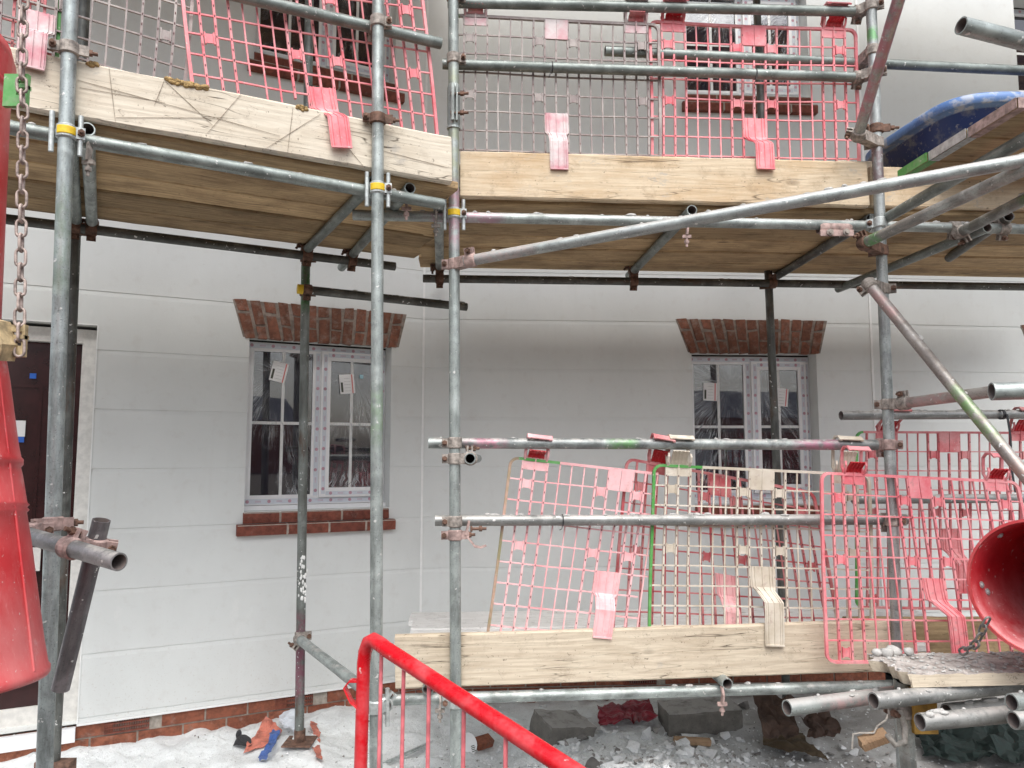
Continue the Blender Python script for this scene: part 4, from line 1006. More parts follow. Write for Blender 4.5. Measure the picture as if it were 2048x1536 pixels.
# deck boards
rows = ['outermost', 'second', 'middle', 'fourth', 'innermost']
def deck(pl, off0, x0s, x1s, z, what, n=5, mat='deck', w=.225):
    for i in range(n):
        o = off0-i*(w+.015)-w/2; a = pl.hit(x0s[i], 700, o); c = pl.hit(x1s[i], 700, o); a.z = c.z = z+random.uniform(-.005, .004)
        lab = f'{rows[i]} deck board from the edge of the {what}'
        board('deck_board', lab, a, c, pl.n*-1, w, .038, mat, 'scaffold board', 'deck boards', seed=20+i+len(WMX))
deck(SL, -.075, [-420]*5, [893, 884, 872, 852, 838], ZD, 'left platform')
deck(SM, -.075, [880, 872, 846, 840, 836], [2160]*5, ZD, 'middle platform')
# unseen next lift up, added with extra board rows to shade the walls
up = empty('shade_platform', SM.w(0, -.4, 4.95), 'unseen boarded platform added overhead as the next scaffold lift, shading the walls', 'platform'); T = WMX[up.name]
for pl, x0, x1 in ((SL, -620, 880), (SM, 870, 4600)):
    for i in range(9 if pl is SL else 7):
        o_ = .39-i*.229-.1125; a = pl.hit(x0, 700, o_); c = pl.hit(x1, 700, o_); a.z = c.z = 4.95
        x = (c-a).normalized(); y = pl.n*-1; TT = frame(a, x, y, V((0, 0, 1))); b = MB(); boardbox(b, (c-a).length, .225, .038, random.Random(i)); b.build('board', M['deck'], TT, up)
# low deck covered in plaster
deck(SM, -.075, [842, 838, 832, 830, 828], [1800]*5, .622, 'low plaster-dusted platform', 5, 'deckd')
# loading platform at the right: board ends with painted hoops
for i, (lab, hm) in enumerate((('loading platform board with a pink end band, nearest the viewer', 'fitp'), ('loading platform board with a grey end band, between pink and green', 'galv'), ('loading platform board with a green end band, furthest back', 'greenp'))):
    f0 = (.0, .365, .70, 1.)[i]; f1 = (.0, .365, .70, 1.)[i+1]
    zb_ = 2.735
    E0 = onz(2040, 214, zb_); E1 = onz(1797, 358, zb_); m = E0+(E1-E0)*((f0+f1)/2)
    wd = (E1-E0).length*(f1-f0)-.006
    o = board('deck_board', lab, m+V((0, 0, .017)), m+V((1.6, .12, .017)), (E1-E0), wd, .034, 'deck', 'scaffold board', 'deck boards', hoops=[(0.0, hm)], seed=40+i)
# ------------------------------------------------------------------ brick guards
def gq(pl, offs, tl, tr, bl, br):
    if not isinstance(offs, (list, tuple)): offs = [offs]*4
    return [pl.hit(*q, o) for q, o in zip((tl, tr, bl, br), offs)]
guard('dirty grey brick guard with pink-smeared strap, above the middle toe board', *gq(SM, -.082, (903, 32), (1318, 50), (905, 378), (1320, 388)), 'greyp', rail=rT, edge='greenp', hookm='pink3', strapm='greyw', platem='greyw', seed=1, ste=.90)
guard('bright pink brick guard in front of the middle upstairs window', *gq(SM, -.100, (1299, 44), (1710, 62), (1306, 388), (1718, 394)), 'pink', rail=rT, seed=2, ste=.885, ssh=.01, fwd=.088)
guard('bright pink brick guard with broken corner, in front of the left upstairs window', *gq(SL, -.086, (352, -96), (842, -24), (399, 272), (884, 362)), 'pink', rail=None, seed=3, ssh=.03, ste=.97, stc=.62, fwd=.078, hooks=(), missing=[(4, .62, .8), (7, .7, .82)])
guard('grey brick guard with a pink-smeared chalky strap, right of the chain at the top left', *gq(SL, -.098, (-262, -268), (390, -62), (-285, 72), (360, 262)), 'greyp', nrow=8, strapm='greyw', platem='greyw', seed=4, hooks=(), ste=.95, fwd=.085)
guard('maroon brick guard with a green right edge at the top left corner', *gq(SL, -.112, (-480, -290), (128, -160), (-500, 0), (112, 205)), 'pink3', redge='greenp', seed=5, nrow=8, hooks=(), strap=False)
guard('pink brick guard hanging askew from one hook, green top corner and olive edge', *gq(SM, -.088, (1023, 915), (1459, 964), (972, 1292), (1412, 1336)), 'pink2', rail=g1, edge='olive', topl='greenp', seed=6, cut=12, hooks=(2,), ste=.88, warp=.006)
guard('pink brick guard behind the beige one, fanned out and leaning', *gq(SM, [-.12, -.12, -.2, -.2], (1252, 917), (1625, 985), (1222, 1310), (1690, 1310)), 'pink3', rail=g1, seed=7, hooks=(3,), hookm='hookred', strapm='pink2', ste=.82)
guard('dust-coated beige brick guard with a green left edge', *gq(SM, -.080, (1306, 930), (1738, 950), (1298, 1292), (1745, 1296)), 'beige', rail=g1, edge='greenp', topl='greenp', hookm='beige', seed=8, ste=.97, ssh=.03)
guard('pink brick guard in front of the right upright, lapping over the lowest toe board', *gq(SM, [.05, .05, .045, .04], (1642, 946), (2030, 964), (1653, 1324), (2105, 1322)), 'pink', seed=9, ste=1.0, ssh=.05, warp=.008, hooks=(3, 16))
guard('reddish brick guard furthest back at the right, hanging on the crusted rail', *gq(SM, -.70, (1714, 864), (2078, 866), (1712, 1214), (2086, 1220)), 'pink3', rail=r3, edge='greenp', seed=10, ste=.90, ssh=.03, hooks=(3, 16))

# ------------------------------------------------------------------ red chute sections, chain, brackets
def frustum(b, c0, c1, r0, r1, seg=64, n=10, t=.007, bulge=()):
    d = (c1-c0).normalized(); x = d.orthogonal().normalized(); y = d.cross(x); vs = []
    L = (c1-c0).length
    prof = [(r0+(r1-r0)*i/n, L*i/n) for i in range(n+1)]
    for bz in bulge: prof += [(r0+(r1-r0)*bz+.0, L*bz-.012), (r0+(r1-r0)*bz+.005, L*bz-.006), (r0+(r1-r0)*bz+.005, L*bz+.006), (r0+(r1-r0)*bz, L*bz+.012)]
    prof.sort(key=lambda q: q[1])
    prof = prof+[(r-t, z) for r, z in reversed(prof)]
    m = len(prof)
    for j in range(seg):
        a = 2*math.pi*j/seg; e = x*math.cos(a)+y*math.sin(a)
        vs += [c0+d*z+e*r for r, z in prof]
    b.add(vs, [(j*m+i, ((j+1) % seg)*m+i, ((j+1) % seg)*m+(i+1) % m, j*m+(i+1) % m) for j in range(seg) for i in range(m)], True)
c0, c1 = P(-158, 690, 1.75), P(-196, 1388, 1.70)
root = empty('rubbish_chute', c1, 'large scuffed red plastic chute section hanging at the left edge', 'rubbish chute', 'red chute sections'); T = WMX[root.name]; Ti = T.inverted()
b = MB(); frustum(b, c0-c1, c1-c1, .165, .272, bulge=(.02, .36, .50, .985)); b.build('body', M['chute'], T, root)
b = MB()
for k in range(9):
    a = .35+k*.698; d = (c1-c0).normalized(); x = d.orthogonal().normalized(); y = d.cross(x); e = x*math.cos(a)+y*math.sin(a)
    b.path([c0-c1+d*.05+e*.170, c0-c1+d*((c1-c0).length*.97)+e*.2705], .0035, 6)
b.build('rib', M['chute'], T, root)
b = MB(); q = P(16, 676, 1.62)
for dx, w in ((0, .05),):
    b.ribbon([P(-30, 640, 1.63)-c1, P(2, 648, 1.60)-c1, P(14, 690, 1.59)-c1, P(8, 720, 1.60)-c1], V((0, 1, .1)), .05, .014)
b.build('lug', M['bracket'], T, root)
c0, c1 = P(-204, 75, 1.78), P(-210, 640, 1.74)
root = empty('rubbish_chute', c1, 'darker red chute section with a rolled rim, at the top left edge', 'rubbish chute', 'red chute sections'); T = WMX[root.name]
b = MB(); frustum(b, c0-c1, V((0, 0, 0)), .236, .205, bulge=(.035, .16)); b.build('body', M['chute'], T, root)
b = MB(); ringband(b, c0-c1+V((0, 0, -.05)), V((0, 0, 1)), .236, .08, .010, 64); b.build('rim', M['chute'], T, root)
def clip_plate(px0, py0, px1, py1, Y, mat, label):
    a, c = P(px0, py0, Y), P(px1, py1, Y); w, h = c.x-a.x, a.z-c.z; b = MB()
    b.box((0, -.006, -h), (w*.55, .006, 0)); b.box((w*.55, -.006, -h*.22), (w, .006, 0)); b.box((w*.55, -.006, -h), (w, .006, -h*.66)); b.box((w*.9, -.0055, -h*.66), (w, .0055, -h*.22)); b.box((w*.68, -.010, -h*.45), (w*1.0, .010, -h*.33))
    o = b.build('chain_bracket', M[mat], Matrix.Translation(a)); tag(o, label, 'bracket'); return o
clip_plate(12, 150, 55, 214, 1.66, 'greenp', 'green-painted bracket holding the chain at top left')
clip_plate(-8, 650, 50, 714, 1.62, 'bracket', 'ochre mortar-caked bracket at the bottom of the rusty chain')
def chain(label, pts, link=.036, r=.0033, w=.0095, mat='chain'):
    pts = [V(q) for q in pts]; L = [0]
    for a, c in zip(pts, pts[1:]): L.append(L[-1]+(c-a).length)
    def at(s_):
        for i in range(len(pts)-1):
            if s_ <= L[i+1] or i == len(pts)-2: return pts[i].lerp(pts[i+1], (s_-L[i])/max(1e-6, L[i+1]-L[i]))
    root = empty('chain', pts[0], label, 'chain'); T = WMX[root.name]
    n = max(1, int(L[-1]/link)); first = None
    for k in range(n):
        c = at((k+.5)*link); d = (at(min(L[-1], (k+.9)*link))-at((k+.1)*link)).normalized()
        x = V((1, .25, 0)) if k % 2 == 0 else V((.25, -1, 0)); x = (x-d*x.dot(d)).normalized()
        T2 = frame(c, x, d.cross(x), d)
        if first is None:
            b = MB(); h = link*.5+r*.9; pp = []
            for i in range(9): a = math.pi*i/8; pp.append(V((math.cos(a)*w, 0, h-w+math.sin(a)*w)))
            for i in range(9): a = math.pi+math.pi*i/8; pp.append(V((math.cos(a)*w, 0, -(h-w)+math.sin(a)*w)))
            b.path(pp, r, 8, closed=True); first = b.build('link', M[mat], T2, root)
        else:
            o = first.copy(); link_(o, T2, root)
    return root
def link_(o, T2, parent):
    COL.objects.link(o); o.parent = parent; o.matrix_basis = WMX[parent.name].inverted() @ T2; WMX[o.name] = T2
chain('long rusty chain hanging from the top left past two brackets', [P(47, -12, 1.64), P(43, 160, 1.64), P(46, 230, 1.63), P(43, 420, 1.63), P(38, 722, 1.61)], link=.0335)
chain('short grey chain from the red chute mouth down to the bench board', [P(1976, 1236, 2.28), P(1952, 1288, 2.33), P(1920, 1306, 2.40)], link=.03, mat='chain2')
mc = P(2084, 1176, 2.2); ax = V((.78, .62, -.03)).normalized()
root = empty('rubbish_chute', mc, 'red chute section lying with its open mouth and rivets toward the viewer, right edge', 'rubbish chute', 'red chute sections'); T = WMX[root.name]
b = MB(); frustum(b, V((0, 0, 0)), ax*1.15, .192, .166, t=.006); b.build('body', M['mouth'], T, root)
b = MB(); b.path([ax*1.12, ax*1.13], .166, 32); b.build('end_cap', M['mouth'], T, root)  # added disc, closes the far end so the inside stays dark
b = MB(); ringband(b, ax*-.003, ax, .186, .012, .008, 64); b.build('rim', M['chute'], T, root)
for px, py in ((1964, 1176), (1994, 1185), (1981, 1078)):
    q = P(px, py, 2.28)-mc; s_ = q.dot(ax); e = (q-ax*s_).normalized(); s_ = .07 if px < 1990 else .10
    p_ = ax*s_+e*(.192-.026*s_/1.15-.0065)
    b = MB(); cyl(b, p_, p_-e*.004, .0105, 16); cyl(b, p_-e*.004, p_-e*.007, .006, 10); b.build('rivet', M['galv'], T, root)
# ------------------------------------------------------------------ blue tub on the loading platform
def tub():
    zr = 3.15; fl_ = onz(1925, 200, zr); bl_ = onz(1762, 306, zr); y = (bl_-fl_).normalized(); x = V((y.y, -y.x, 0))
    if x.x < 0: x = -x
    A, B_ = .62, (bl_-fl_).length*.5+.10
    c = fl_+y*(B_-.08)+x*(A-.06); T = frame(c, x, y, V((0, 0, 1)))
    b = MB(); N = 72
    def ov(a, sx, sy, rc=.16):
        # rounded rectangle
        ca, sa = math.cos(a), math.sin(a); e = 2/5.0
        return (math.copysign(abs(ca)**e, ca)*sx, math.copysign(abs(sa)**e, sa)*sy)
    prof = [(0, 0), (.03, 0), (.036, -.006), (.036, -.045), (.030, -.048), (-.004, -.046), (-.06, -.27), (-.9, -.272), (-.9, -.262), (-.07, -.26), (-.014, -.03)]
    m = len(prof); vs = []
    for j in range(N):
        a = 2*math.pi*j/N
        for dr_, z in prof: u, v = ov(a, max(.001, A+dr_), max(.001, B_+dr_)); vs.append((u, v, z))
    b.add(vs, [(j*m+i, ((j+1) % N)*m+i, ((j+1) % N)*m+(i+1) % m, j*m+(i+1) % m) for j in range(N) for i in range(m)], True)
    o = b.build('mortar_tub', M['blue'], T); tag(o, 'blue mortar-stained plastic tub standing on the loading platform', 'tub')
tub()
# ------------------------------------------------------------------ red crowd barrier
f0 = P(742, 1278, 1.95); n0 = P(1150, 1546, 1.50)
d = (n0-f0).normalized(); far_x = f0-d*.0
root = empty('crowd_barrier', V((f0.x, f0.y, 0)), 'glossy red steel pedestrian barrier in the foreground', 'barrier'); T = WMX[root.name]
o0 = V((f0.x, f0.y, 0)); L = lambda q: q-o0
b = MB(); h = V((d.x, d.y, 0)).normalized(); pts = []
up0 = f0-h*.035+V((0, 0, -.075)); bot = V((up0.x-.002, up0.y, .06))
cen = f0+d*.04
arc = [f0-h*.030+V((0, 0, -.095)), f0-h*.030+V((0, 0, -.065)), f0-h*.024+V((0, 0, -.035)), f0-h*.010+V((0, 0, -.010)), f0+d*.012+V((0, 0, .002)), f0+d*.035+V((0, 0, .002)), f0+d*.07]
botp = arc[0]+V((-.010, 0, -arc[0].z+.05))
pts = [botp, arc[0].lerp(botp, .5)]+arc+[f0+d*.6, f0+d*1.2, f0+d*1.9]
endp = f0+d*1.95+V((0, 0, -.04)); pts += [endp, endp+V((0, 0, -.1)), V((endp.x, endp.y, .05))]
rr = [.0165]*3+[.0168, .0172, .0176, .018, .0183, .0185]+[.0188]*6
b.path([L(q) for q in pts], rr, 24); b.build('tube_frame', M['barrier'], T, root)
b = MB(); lowz = .16
b.path([V((0, 0, lowz))+L(V((botp.x, botp.y, 0))), L(V((endp.x, endp.y, lowz-.02)))], .015, 16); b.build('bottom_rail', M['barrier'], T, root)
def onrail(px, py):      # the rail point that shows at this picture column
    best = min(range(400), key=lambda k: abs((lambda q: (q.x/ (q.y*CP+(q.z-EYE)*SP))*F+1024-px)(f0+d*(k*.005))))
    return f0+d*(best*.005)
k0 = [onrail(x, 0) for x in (763, 807, 857, 928, 1010)]
gap = (k0[4]-k0[0]).length/4
pos = list(k0)
while (pos[-1]-f0).length < 1.8: pos.append(pos[-1]+d*.125)
for q in pos:
    b = MB(); b.path([L(q+V((0, 0, -.012))), L(V((q.x-.004, q.y, q.z*.5))), L(V((q.x-.003, q.y, lowz)))], .0048, 10); b.build('bar', M['barpink'], T, root)
b = MB(); e = arc[0]; q = [e+V((.0, 0, -.012)), e+V((-.035, .01, -.014)), e+V((-.048, .012, -.030)), e+V((-.03, .005, -.062)), e+V((-.0, 0, -.085))]
b.ribbon([L(x) for x in q], V((0, 1, .0)), .028, .004); b.build('hook', M['barrier'], T, root)
for q in (botp, V((endp.x, endp.y, .05))):
    b = MB(); x = V((-h.y, h.x, 0)); b.ribbon([L(q-x*.25+V((0, 0, -.03))), L(q-x*.2), L(q+x*.2), L(q+x*.25+V((0, 0, -.03)))], h, .05, .012); b.build('foot', M['barrier'], T, root)
# ------------------------------------------------------------------ bench board, its support
def rough_board(label, a, c, wd, w, t, mat, seed):
    x = (c-a).normalized(); y = wd; y = (y-x*y.dot(x)).normalized(); z = x.cross(y); T = frame(a, x, y, z); b = MB(); rn = random.Random(seed)
    nx_, ny_ = 40, 12; Lx = (c-a).length; top, botm = [], []
    for i in range(nx_+1):
        for j in range(ny_+1):
            u = Lx*i/nx_; v = w*j/ny_
            if i == 0: u += .05*noise.noise(V((j*.6, seed, 0)))+.02*rn.random()
            if i == 1: u += .03*noise.noise(V((j*.6, seed, 0)))
            top.append(V((u, v, .006*noise.noise(V((u*22, v*22, seed)))+.004*noise.noise(V((u*60, v*60, seed)))))); botm.append(V((u+(0.015 if i == 0 else 0), v, -t)))
    b.add(top+botm, [(i*(ny_+1)+j, (i+1)*(ny_+1)+j, (i+1)*(ny_+1)+j+1, i*(ny_+1)+j+1) for i in range(nx_) for j in range(ny_)])
    n = len(top); W_ = ny_+1
    b.f += [[n+i for i in reversed(f)] for f in b.f[:]]; b.sm += b.sm[:]; b.mi += b.mi[:]
    rim = [i*W_ for i in range(nx_+1)]+[nx_*W_+j for j in range(1, W_)]+[i*W_+ny_ for i in reversed(range(nx_))]+[j for j in reversed(range(1, ny_))]
    for p, q in zip(rim, rim[1:]+rim[:1]): b.f.append([p, n+p, n+q, q]); b.sm.append(False); b.mi.append(1)
    rl = random.Random(seed+5)
    ob = b.build('bench_board', [M['mort2'], M[mat]], T); tag(ob, label, 'scaffold board')
    lb = MB()
    for _ in range(240):
        u, v = rl.uniform(.01, min(.7, Lx)), rl.uniform(.01, w); s_ = rl.uniform(.0012, .006); lump(lb, V((u, v, .002)), s_*1.4, s_*1.3, s_*.6, rl)
    for u, v, s_ in ((.09, w*.93, .03), (.06, w*.86, .024), (.14, w*.9, .02), (.035, w*.9, .018)): lump(lb, V((u, v, .012)), s_, s_*.8, s_*.7, rl)
    tag(lb.build('mortar_crumbs', M['mort'], T, ob), kind='stuff'); return ob
t_ = NT('crusted_mortar_top'); vv = t_.obj(); nn = t_.noise(vv, 18, 6, .7); t_.p(Base_Color=t_.mix(t_.rng(nn, .35, .6), (.22, .19, .17), (.52, .48, .45)), Roughness=.95); t_.bump(nn, .8, .01); M['mort2'] = t_.m
a = P(1812, 1352, 2.32); c = P(2160, 1341, 2.36); a.z = c.z = (a.z+c.z)/2
rough_board('short bench board crusted with dried mortar, resting above the spare tubes', a, c, V((-.12, 1, 0)), .235, .036, 'toe3', 3)
M['tubeS8'] = m_tube('tubeS8', base=(.30, .28, .25), dust=.2)
pp = P(1816, 1440, 2.52); p8 = tube(STD, 'short grey upright below the bench board, lower right', V((pp.x+.02, pp.y, -.15)), V((pp.x-.015, pp.y, .845)), 'tubeS8', group=gS)
b = MB(); q = P(1842, 1405, 2.50); b.box((-.035, -.02, -.09), (.04, .02, .075)); b.box((-.05, -.028, .06), (.055, .028, .08)); o = b.build('trestle_bracket', M['ochre'], Matrix.Translation(q)); tag(o, 'yellow ochre steel bracket propping the bench board', 'bracket')
band(p8, .74, 'fit', yaw=.2)
b = MB(); x0 = P(1800, 1420, 2.5); b.path([x0, x0+V((.01, -.01, -.05)), x0+V((0, -.02, -.09)), x0+V((-.03, -.02, -.10)), x0+V((-.05, -.01, -.07))], .009, 10); o = b.build('rope', M['rope']); tag(o, 'frayed rope knotted on the short upright below the bench', 'rope')
# ------------------------------------------------------------------ rubble and rubbish on the ground
def gp(px, py):
    """ground point seen at a pixel (marched onto the height field)"""
    r = ray(px, py); t = 2.0
    for _ in range(1200):
        q = V((0, 0, EYE))+r*t
        if q.z <= gz(q.x, q.y): return q
        t += .004
    return q
rn = random.Random(11); protos = []
for k in range(14):
    bm = bmesh.new()
    for _ in range(rn.randint(9, 15)):
        v = V((rn.gauss(0, 1), rn.gauss(0, 1), rn.gauss(0, 1))).normalized()*rn.uniform(.75, 1.1); bm.verts.new((v.x, v.y*rn.uniform(.6, 1), v.z*rn.uniform(.45, .9)))
    bmesh.ops.convex_hull(bm, input=bm.verts); bm.verts.ensure_lookup_table()
    lo = [v for v in bm.verts if v.link_faces]; ix = {v: i for i, v in enumerate(lo)}
    protos.append(([v.co.copy() for v in lo], [[ix[v] for v in f.verts] for f in bm.faces])); bm.free()
def stone(b, c, s_, rn, mi=0):
    vs, fs = rn.choice(protos); Rm = Matrix.Rotation(rn.uniform(0, 6.28), 3, 'Z') @ Matrix.Rotation(rn.uniform(-.5, .5), 3, 'X'); sc = V((s_*rn.uniform(.7, 1.3), s_*rn.uniform(.7, 1.2), s_*rn.uniform(.55, 1)))
    b.add([c+Rm @ V((v.x*sc.x, v.y*sc.y, v.z*sc.z)) for v in vs], fs, mi=mi)
rb = MB(); n = 0
while n < 6500:
    x, y = rn.uniform(-2.3, 2.6), rn.uniform(3.15, 4.9); dens = .22+.9*gauss(x, y, .55, 3.75, .75, .5)+.35*gauss(x, y, 1.7, 4, .7, .6)+.22*gauss(x, y, -.3, 3.7, .5, .4)
    if (V((x, y, 0))-WL.o).dot(WL.n) < .04 or (V((x, y, 0))-WM.o).dot(WM.n) < .04: continue
    if rn.random() > dens: continue
    s_ = min(.030 if x > -.2 else .012, .0032/(rn.random()**.55+.05)); z = gz(x, y)
    mi = 1 if rn.random() < (.6 if x > 1.05 else .12) else 0
    stone(rb, V((x, y, z+s_*.2)), s_, rn, mi); n += 1
for _ in range(2300):
    x, y = rn.gauss(.62, .34), rn.gauss(3.72, .17)
    if rn.random() < .25: x, y = rn.gauss(-.1, .5), rn.gauss(3.6, .15)
    s_ = min(.045, .007/(rn.random()**.6+.07)); z = gz(x, y)
    if rn.random() < .3: x, y = rn.gauss(.75, .45), rn.gauss(4.1, .18); z = gz(x, y)
    if y < 4.5: stone(rb, V((x, y, z+s_*.25)), s_, rn, 1 if rn.random() < .12 else 0)
tag(rb.build('rubble', [M['rubble'], M['rubbled']]), 'broken plaster rubble scattered over the dusty ground', 'rubble', kind='stuff')
for px, py, s_, m, lab in ((1300, 1482, .072, 'rubble', 'largest pale plaster lump below the crimson bag'), (1450, 1506, .036, 'rubble', 'pale plaster lump near the brown paper, right of the timber offcut'), (1180, 1500, .030, 'rubble', 'small pale lump left of the plaster heap'),
                         (1236, 1505, .028, 'rubbled', 'dark-edged stone in the plaster heap'), (1488, 1418, .055, 'rubbled', 'jagged lump leaning on the right concrete block'), (1282, 1527, .024, 'rubbled', 'small grey stone at the bottom of the picture'), (1405, 1462, .026, 'rubble', 'pale lump in front of the right concrete block'), (1060, 1462, .026, 'rubble', 'pale lump beside the left concrete block'), (1340, 1500, .03, 'rubble', 'pale lump left of the timber offcut')):
    c = gp(px, py); b = MB()
    for _ in range(1): stone(b, V((0, 0, 0)), s_, rn)
    o = b.build('plaster_lump', M[m], Matrix.Translation(c+V((0, 0, s_*.35)))); tag(o, lab, 'stone', 'bigger lumps among the rubble')
def block(label, px, py, dim, rz, rx=0, ry=0, dz=0):
    c = gp(px, py); b = MB(); bm = bmesh.new(); bmesh.ops.create_cube(bm, size=1)
    for v in bm.verts: v.co = V((v.co.x*dim[0], v.co.y*dim[1], v.co.z*dim[2]))
    bmesh.ops.subdivide_edges(bm, edges=bm.edges[:], cuts=9, use_grid_fill=True)
    for v in bm.verts:
        q = v.co; ex = [abs(abs(q[i])-dim[i]/2) < .001 for i in range(3)]
        k = .004 if sum(ex) < 2 else .009
        v.co = q-q.normalized()*(.006 if sum(ex) >= 2 else 0)+V((noise.noise(q*25+V((px, 0, 0))), noise.noise(q*25+V((0, 9, 0))), noise.noise(q*25)))*k
    me = bpy.data.meshes.new('concrete_block'); bm.to_mesh(me); bm.free(); me.materials.append(M['conc']); o = bpy.data.objects.new('concrete_block', me)
    link(o, Matrix.Translation(c+V((0, 0, dz))) @ Matrix.Rotation(R(rz), 4, 'Z') @ Matrix.Rotation(R(rx), 4, 'X') @ Matrix.Rotation(R(ry), 4, 'Y')); tag(o, label, 'concrete block', 'concrete blocks in the rubble')
block('concrete block sunk at an angle, left one of the two', 1124, 1472, (.30, .215, .14), 28, 10, 10, .03)
block('concrete block with a square grey face, right one of the two', 1400, 1452, (.44, .22, .14), 6, 3, -2, .05)
def crumple(name, label, cat, pts, m, seed, amp=.03, n=30, thick=.0015, back=None):
    """crumpled sheet spread between four ground-ish corner points"""
    A_, B_, C_, D_ = pts; b = MB()
    for j in range(n+1):
        for i in range(n+1):
            u, v = i/n, j/n; q = (A_*(1-u)+B_*u)*(1-v)+(D_*(1-u)+C_*u)*v
            k = V((q.x*9, q.y*9, q.z*9+seed)); q = q+V((noise.noise(k), noise.noise(k+V((5, 0, 0))), abs(noise.noise(k*1.3+V((0, 7, 0))))*1.5))*amp+V((noise.noise(k*3), noise.noise(k*3+V((3, 1, 0))), noise.noise(k*3.2)))*amp*.4+V((0, 0, abs(noise.noise(k*7))))*amp*.25
            b.v.append(q)
    b.f = [[j*(n+1)+i, j*(n+1)+i+1, (j+1)*(n+1)+i+1, (j+1)*(n+1)+i] for j in range(n) for i in range(n)]; b.sm = [False]*len(b.f); b.mi = [0]*len(b.f)
    o = b.build(name, M[m]); md = o.modifiers.new('thickness', 'SOLIDIFY'); md.thickness = thick
    tag(o, label, cat); return o
def quad_on(pxs, lift): return [gp(*q)+V((0, 0, l)) for q, l in zip(pxs, lift)]
crumple('paper_sack', 'dark brown paper sack standing crumpled beside the concrete block', 'paper sack', [P(1508, 1392, 4.25), P(1590, 1400, 4.25), P(1592, 1482, 4.0), P(1522, 1476, 4.0)], 'paper', 1, .035)
crumple('paper_sack', 'olive brown paper sack lying flat at the bottom edge', 'paper sack', quad_on([(1532, 1476), (1598, 1484), (1662, 1534), (1528, 1508)], [.06, .05, .03, .04]), 'paper2', 2, .02)
crumple('paper_sack', 'small scrunched brown paper heap behind the pinkish spare tube', 'paper sack', [P(1600, 1440, 4.1), P(1668, 1428, 4.2), P(1672, 1478, 4.0), P(1612, 1480, 4.0)], 'paper', 3, .05)
crumple('plastic_bag', 'crimson plastic bag half buried between the two concrete blocks', 'plastic bag', quad_on([(1190, 1436), (1300, 1424), (1316, 1458), (1196, 1466)], [.05, .06, .04, .03]), 'bagred', 4, .035)
crumple('plastic_bag', 'orange and white plastic bag scrap on the pale dust', 'plastic bag', quad_on([(530, 1452), (566, 1470), (548, 1496), (488, 1512)], [.04, .02, .005, .005]), 'bagor', 5, .025)
crumple('plastic_bag', 'blue printed plastic strip lying across the orange bag scrap', 'plastic bag', quad_on([(550, 1474), (562, 1478), (528, 1530), (514, 1528)], [.035, .025, .008, .008]), 'bagbl', 6, .02)
crumple('plastic_strip', 'orange plastic strip by the foot of the splashed upright', 'plastic strip', quad_on([(618, 1452), (634, 1454), (642, 1528), (630, 1524)], [.02, .015, .005, .005]), 'bagor', 7, .02)
crumple('plastic_scrap', 'torn black plastic scrap on the dust near the orange bag', 'plastic scrap', quad_on([(474, 1474), (500, 1484), (508, 1500), (472, 1494)], [.02, .02, .01, .01]), 'black', 8, .03, 8)
crumple('plastic_sheet', 'clear grey crumpled sheet beside the foot of the splashed upright', 'plastic sheet', quad_on([(555, 1450), (594, 1440), (592, 1474), (568, 1474)], [.05, .06, .03, .03]), 'tape', 9, .02, 10)
crumple('debris_net', 'dark green debris net heaped under the spare tubes', 'net', [gp(1835, 1470)+V((0, 0, .10)), gp(2130, 1455)+V((0, 0, .16)), gp(2140, 1530)+V((0, -.2, .06)), gp(1850, 1534)+V((0, 0, .03))], 'net', 10, .05)
c = gp(1384, 1492); board('timber_offcut', 'small orange-brown timber offcut below the right concrete block', c+V((-.095, .0, .03)), c+V((.095, -.02, .026)), V((.1, 1, .0)), .05, .034, 'wood', 'timber', seed=5)
c = P(1746, 1479, 3.5); o = board('timber_tag', 'small pale wooden block hanging on a string', c+V((-.055, 0, -.02)), c+V((.05, -.01, .022)), V((0, .9, .35)), .055, .05, 'wood', 'timber', seed=9)
b = MB(); b.path([P(1778, 1424, 3.5), P(1772, 1440, 3.5), P(1754, 1452, 3.5), P(1748, 1466, 3.48), P(1720, 1466, 3.5), P(1706, 1468, 3.5), P(1704, 1498, 3.5)], .0045, 8); o = b.build('string', M['rope']); tag(o, 'pale frayed string looped over the small wooden block', 'string')
c = gp(800, 1522)+V((0, 0, .02)); e = gp(852, 1498)+V((0, 0, .02)); dd = (e-c).normalized(); b = MB(); sd = V((-dd.y, dd.x, 0)); c = c-dd*.12
for k in range(22):
    q = c+dd*(k*.0145); b.box((-.0075, -.0015, -.001), (.0075, .0015, .001), T=frame(q, sd*1.0, dd, V((0, 0, 1))))
b.ribbon([c-sd*.012, c+dd*.31-sd*.012], sd, .009, .002); b.ribbon([c+sd*.012, c+dd*.31+sd*.012], sd, .009, .002); b.ribbon([c+V((0, 0, .006)), c+dd*.31+V((0, 0, .006))], sd, .004, .012)
o = b.build('render_bead', M['galv']); tag(o, 'perforated metal render bead lying behind the red barrier', 'metal strip')
c = gp(938, 1500)+V((0, 0, .03)); b = MB(); T = Matrix.Translation(c) @ Matrix.Rotation(R(-18), 4, 'Y') @ Matrix.Rotation(R(-35), 4, 'X')
m = 20; top = [V((math.cos(6.2832*i/m)*.042, .0, math.sin(6.2832*i/m)*.058)) for i in range(m)]; b.add([q+V((0, -.004, 0)) for q in top]+[q+V((0, .004, 0)) for q in top], [tuple(range(m)), tuple(reversed(range(m, 2*m)))]+[(i, (i+1) % m, m+(i+1) % m, m+i) for i in range(m)])
for k in range(4): b.box((.008, -.0052, -.045+k*.009), (.030-.003*(k % 2), -.0042, -.041+k*.009), 1)
o = b.build('paper_label', [M['white'], M['ink']], T); tag(o, 'white printed paper label lying by the joint upright', 'label')
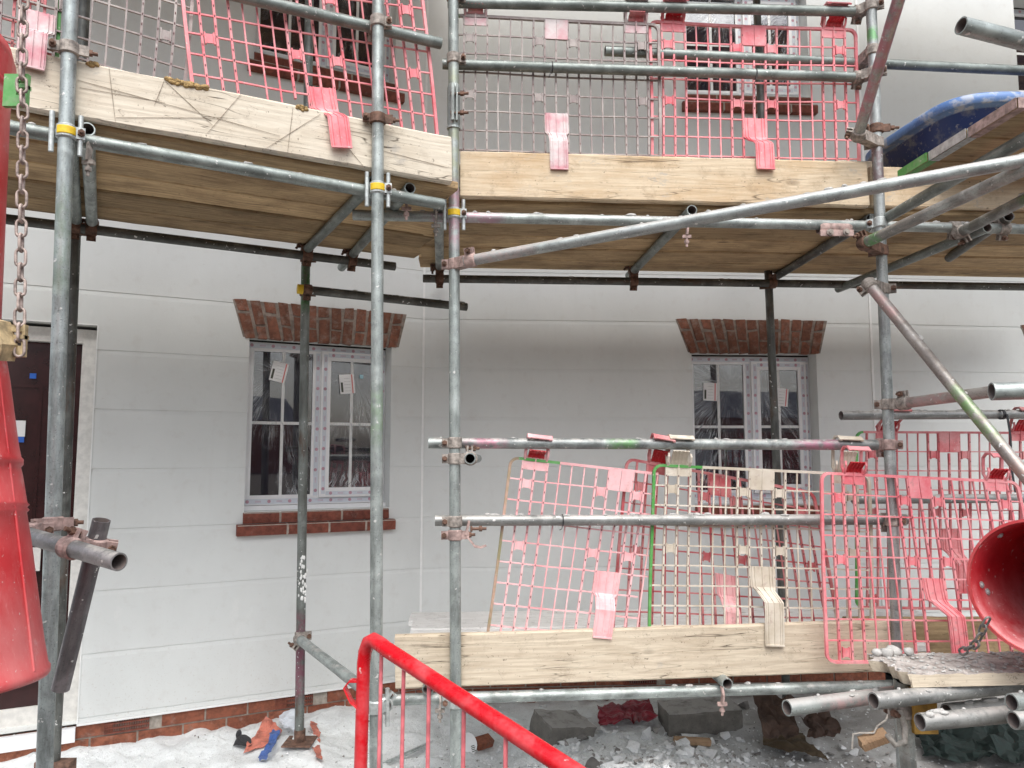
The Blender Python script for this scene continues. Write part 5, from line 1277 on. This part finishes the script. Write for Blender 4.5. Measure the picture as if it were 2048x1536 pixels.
b = MB(); b.box((-.05, -.03, -.02), (.05, .03, .02)); o = b.build('brick_fragment', M['brick'], Matrix.Translation(gp(958, 1503)+V((.02, .05, .03))) @ Matrix.Rotation(.7, 4, 'Z') @ Matrix.Rotation(.4, 4, 'X')); tag(o, 'red brick fragment behind the white paper label', 'brick')
b = MB(); q0 = P(500, 1530, 3.7)
for k, (px, py) in enumerate(((1300, 1490),)): pass
# foam crumbs squeezed out on the scratched toe board
lb = MB(); rl = random.Random(3); top = toeL; Tt = WMX[top.name]; Ti = Tt.inverted()
for xa, xb_, cnt in ((325, 412, 60), (590, 612, 14), (165, 186, 8)):
    for _ in range(cnt):
        px = rl.uniform(xa, xb_); q = SL.hit(px, 300, oT+.018); q.z = 2.912-abs(rl.gauss(0, .008)); s_ = rl.uniform(.004, .010); lump(lb, Ti @ q, s_*1.5, s_, s_, rl)
sb = MB()
for a_, b_ in (((218, 130), (231, 246)), ((328, 162), (309, 210)), ((331, 163), (425, 250)), ((482, 188), (415, 266)), ((232, 235), (455, 236)), ((586, 215), (575, 310)), ((641, 228), (530, 300)), ((684, 281), (727, 340)), ((155, 160), (350, 213)), ((160, 175), (330, 205)), ((350, 213), (560, 272)), ((760, 300), (895, 335)), ((640, 250), (745, 270))):
    q0, q1 = [Ti @ SL.hit(*q, oT+.019+.0022) for q in (a_, b_)]
    for q in (q0, q1): q.y = max(-.098, min(.098, q.y))
    sb.ribbon([q0, q0.lerp(q1, .5), q1], V((q1-q0).cross(V((0, 0, 1)))), [.0008, .0015, .0006], .0010)
sb.build('saw_scratches', M['scratch'], Tt, top)
tag(lb.build('foam_crumb', M['expand'], Tt, top), kind='stuff')

# ================================================================== LIGHT, CAMERA
w = bpy.data.worlds.new('World'); SC.world = w; w.use_nodes = True; nt = w.node_tree; bg = nt.nodes['Background']
sky = nt.nodes.new('ShaderNodeTexSky'); sky.sky_type = 'NISHITA'; sky.sun_disc = False
EL, AZ = R(58), R(172)       # sun behind the camera, a little to its left
sky.sun_elevation = EL; sky.sun_rotation = AZ; sky.dust_density = 4; sky.air_density = 1.0; sky.ozone_density = 1.0
hs = nt.nodes.new('ShaderNodeHueSaturation'); hs.inputs['Saturation'].default_value = .5
nt.links.new(sky.outputs[0], hs.inputs['Color']); nt.links.new(hs.outputs[0], bg.inputs[0]); bg.inputs[1].default_value = .14
sl = bpy.data.lights.new('Sun', 'SUN'); sl.energy = 1.5; sl.angle = R(62); sl.color = (.98, 1, .99)
so = bpy.data.objects.new('Sun', sl); COL.objects.link(so)
dirv = V((math.sin(AZ)*math.cos(EL), math.cos(AZ)*math.cos(EL), math.sin(EL)))
so.rotation_euler = dirv.to_track_quat('Z', 'Y').to_euler()
cam = bpy.data.cameras.new('Camera'); cam.sensor_width = 36; cam.lens = F/2048*36; cam.clip_start = .05; cam.clip_end = 500
co = bpy.data.objects.new('Camera', cam); COL.objects.link(co); co.location = (0, 0, EYE); co.rotation_euler = (math.pi/2+PITCH, 0, 0); SC.camera = co
vs_ = SC.view_settings; vs_.view_transform = 'Standard'; vs_.look = 'None'; vs_.gamma = 1; vs_.use_curve_mapping = False; vs_.exposure = 0.82
SC.cycles.max_bounces = 8; SC.cycles.transparent_max_bounces = 16
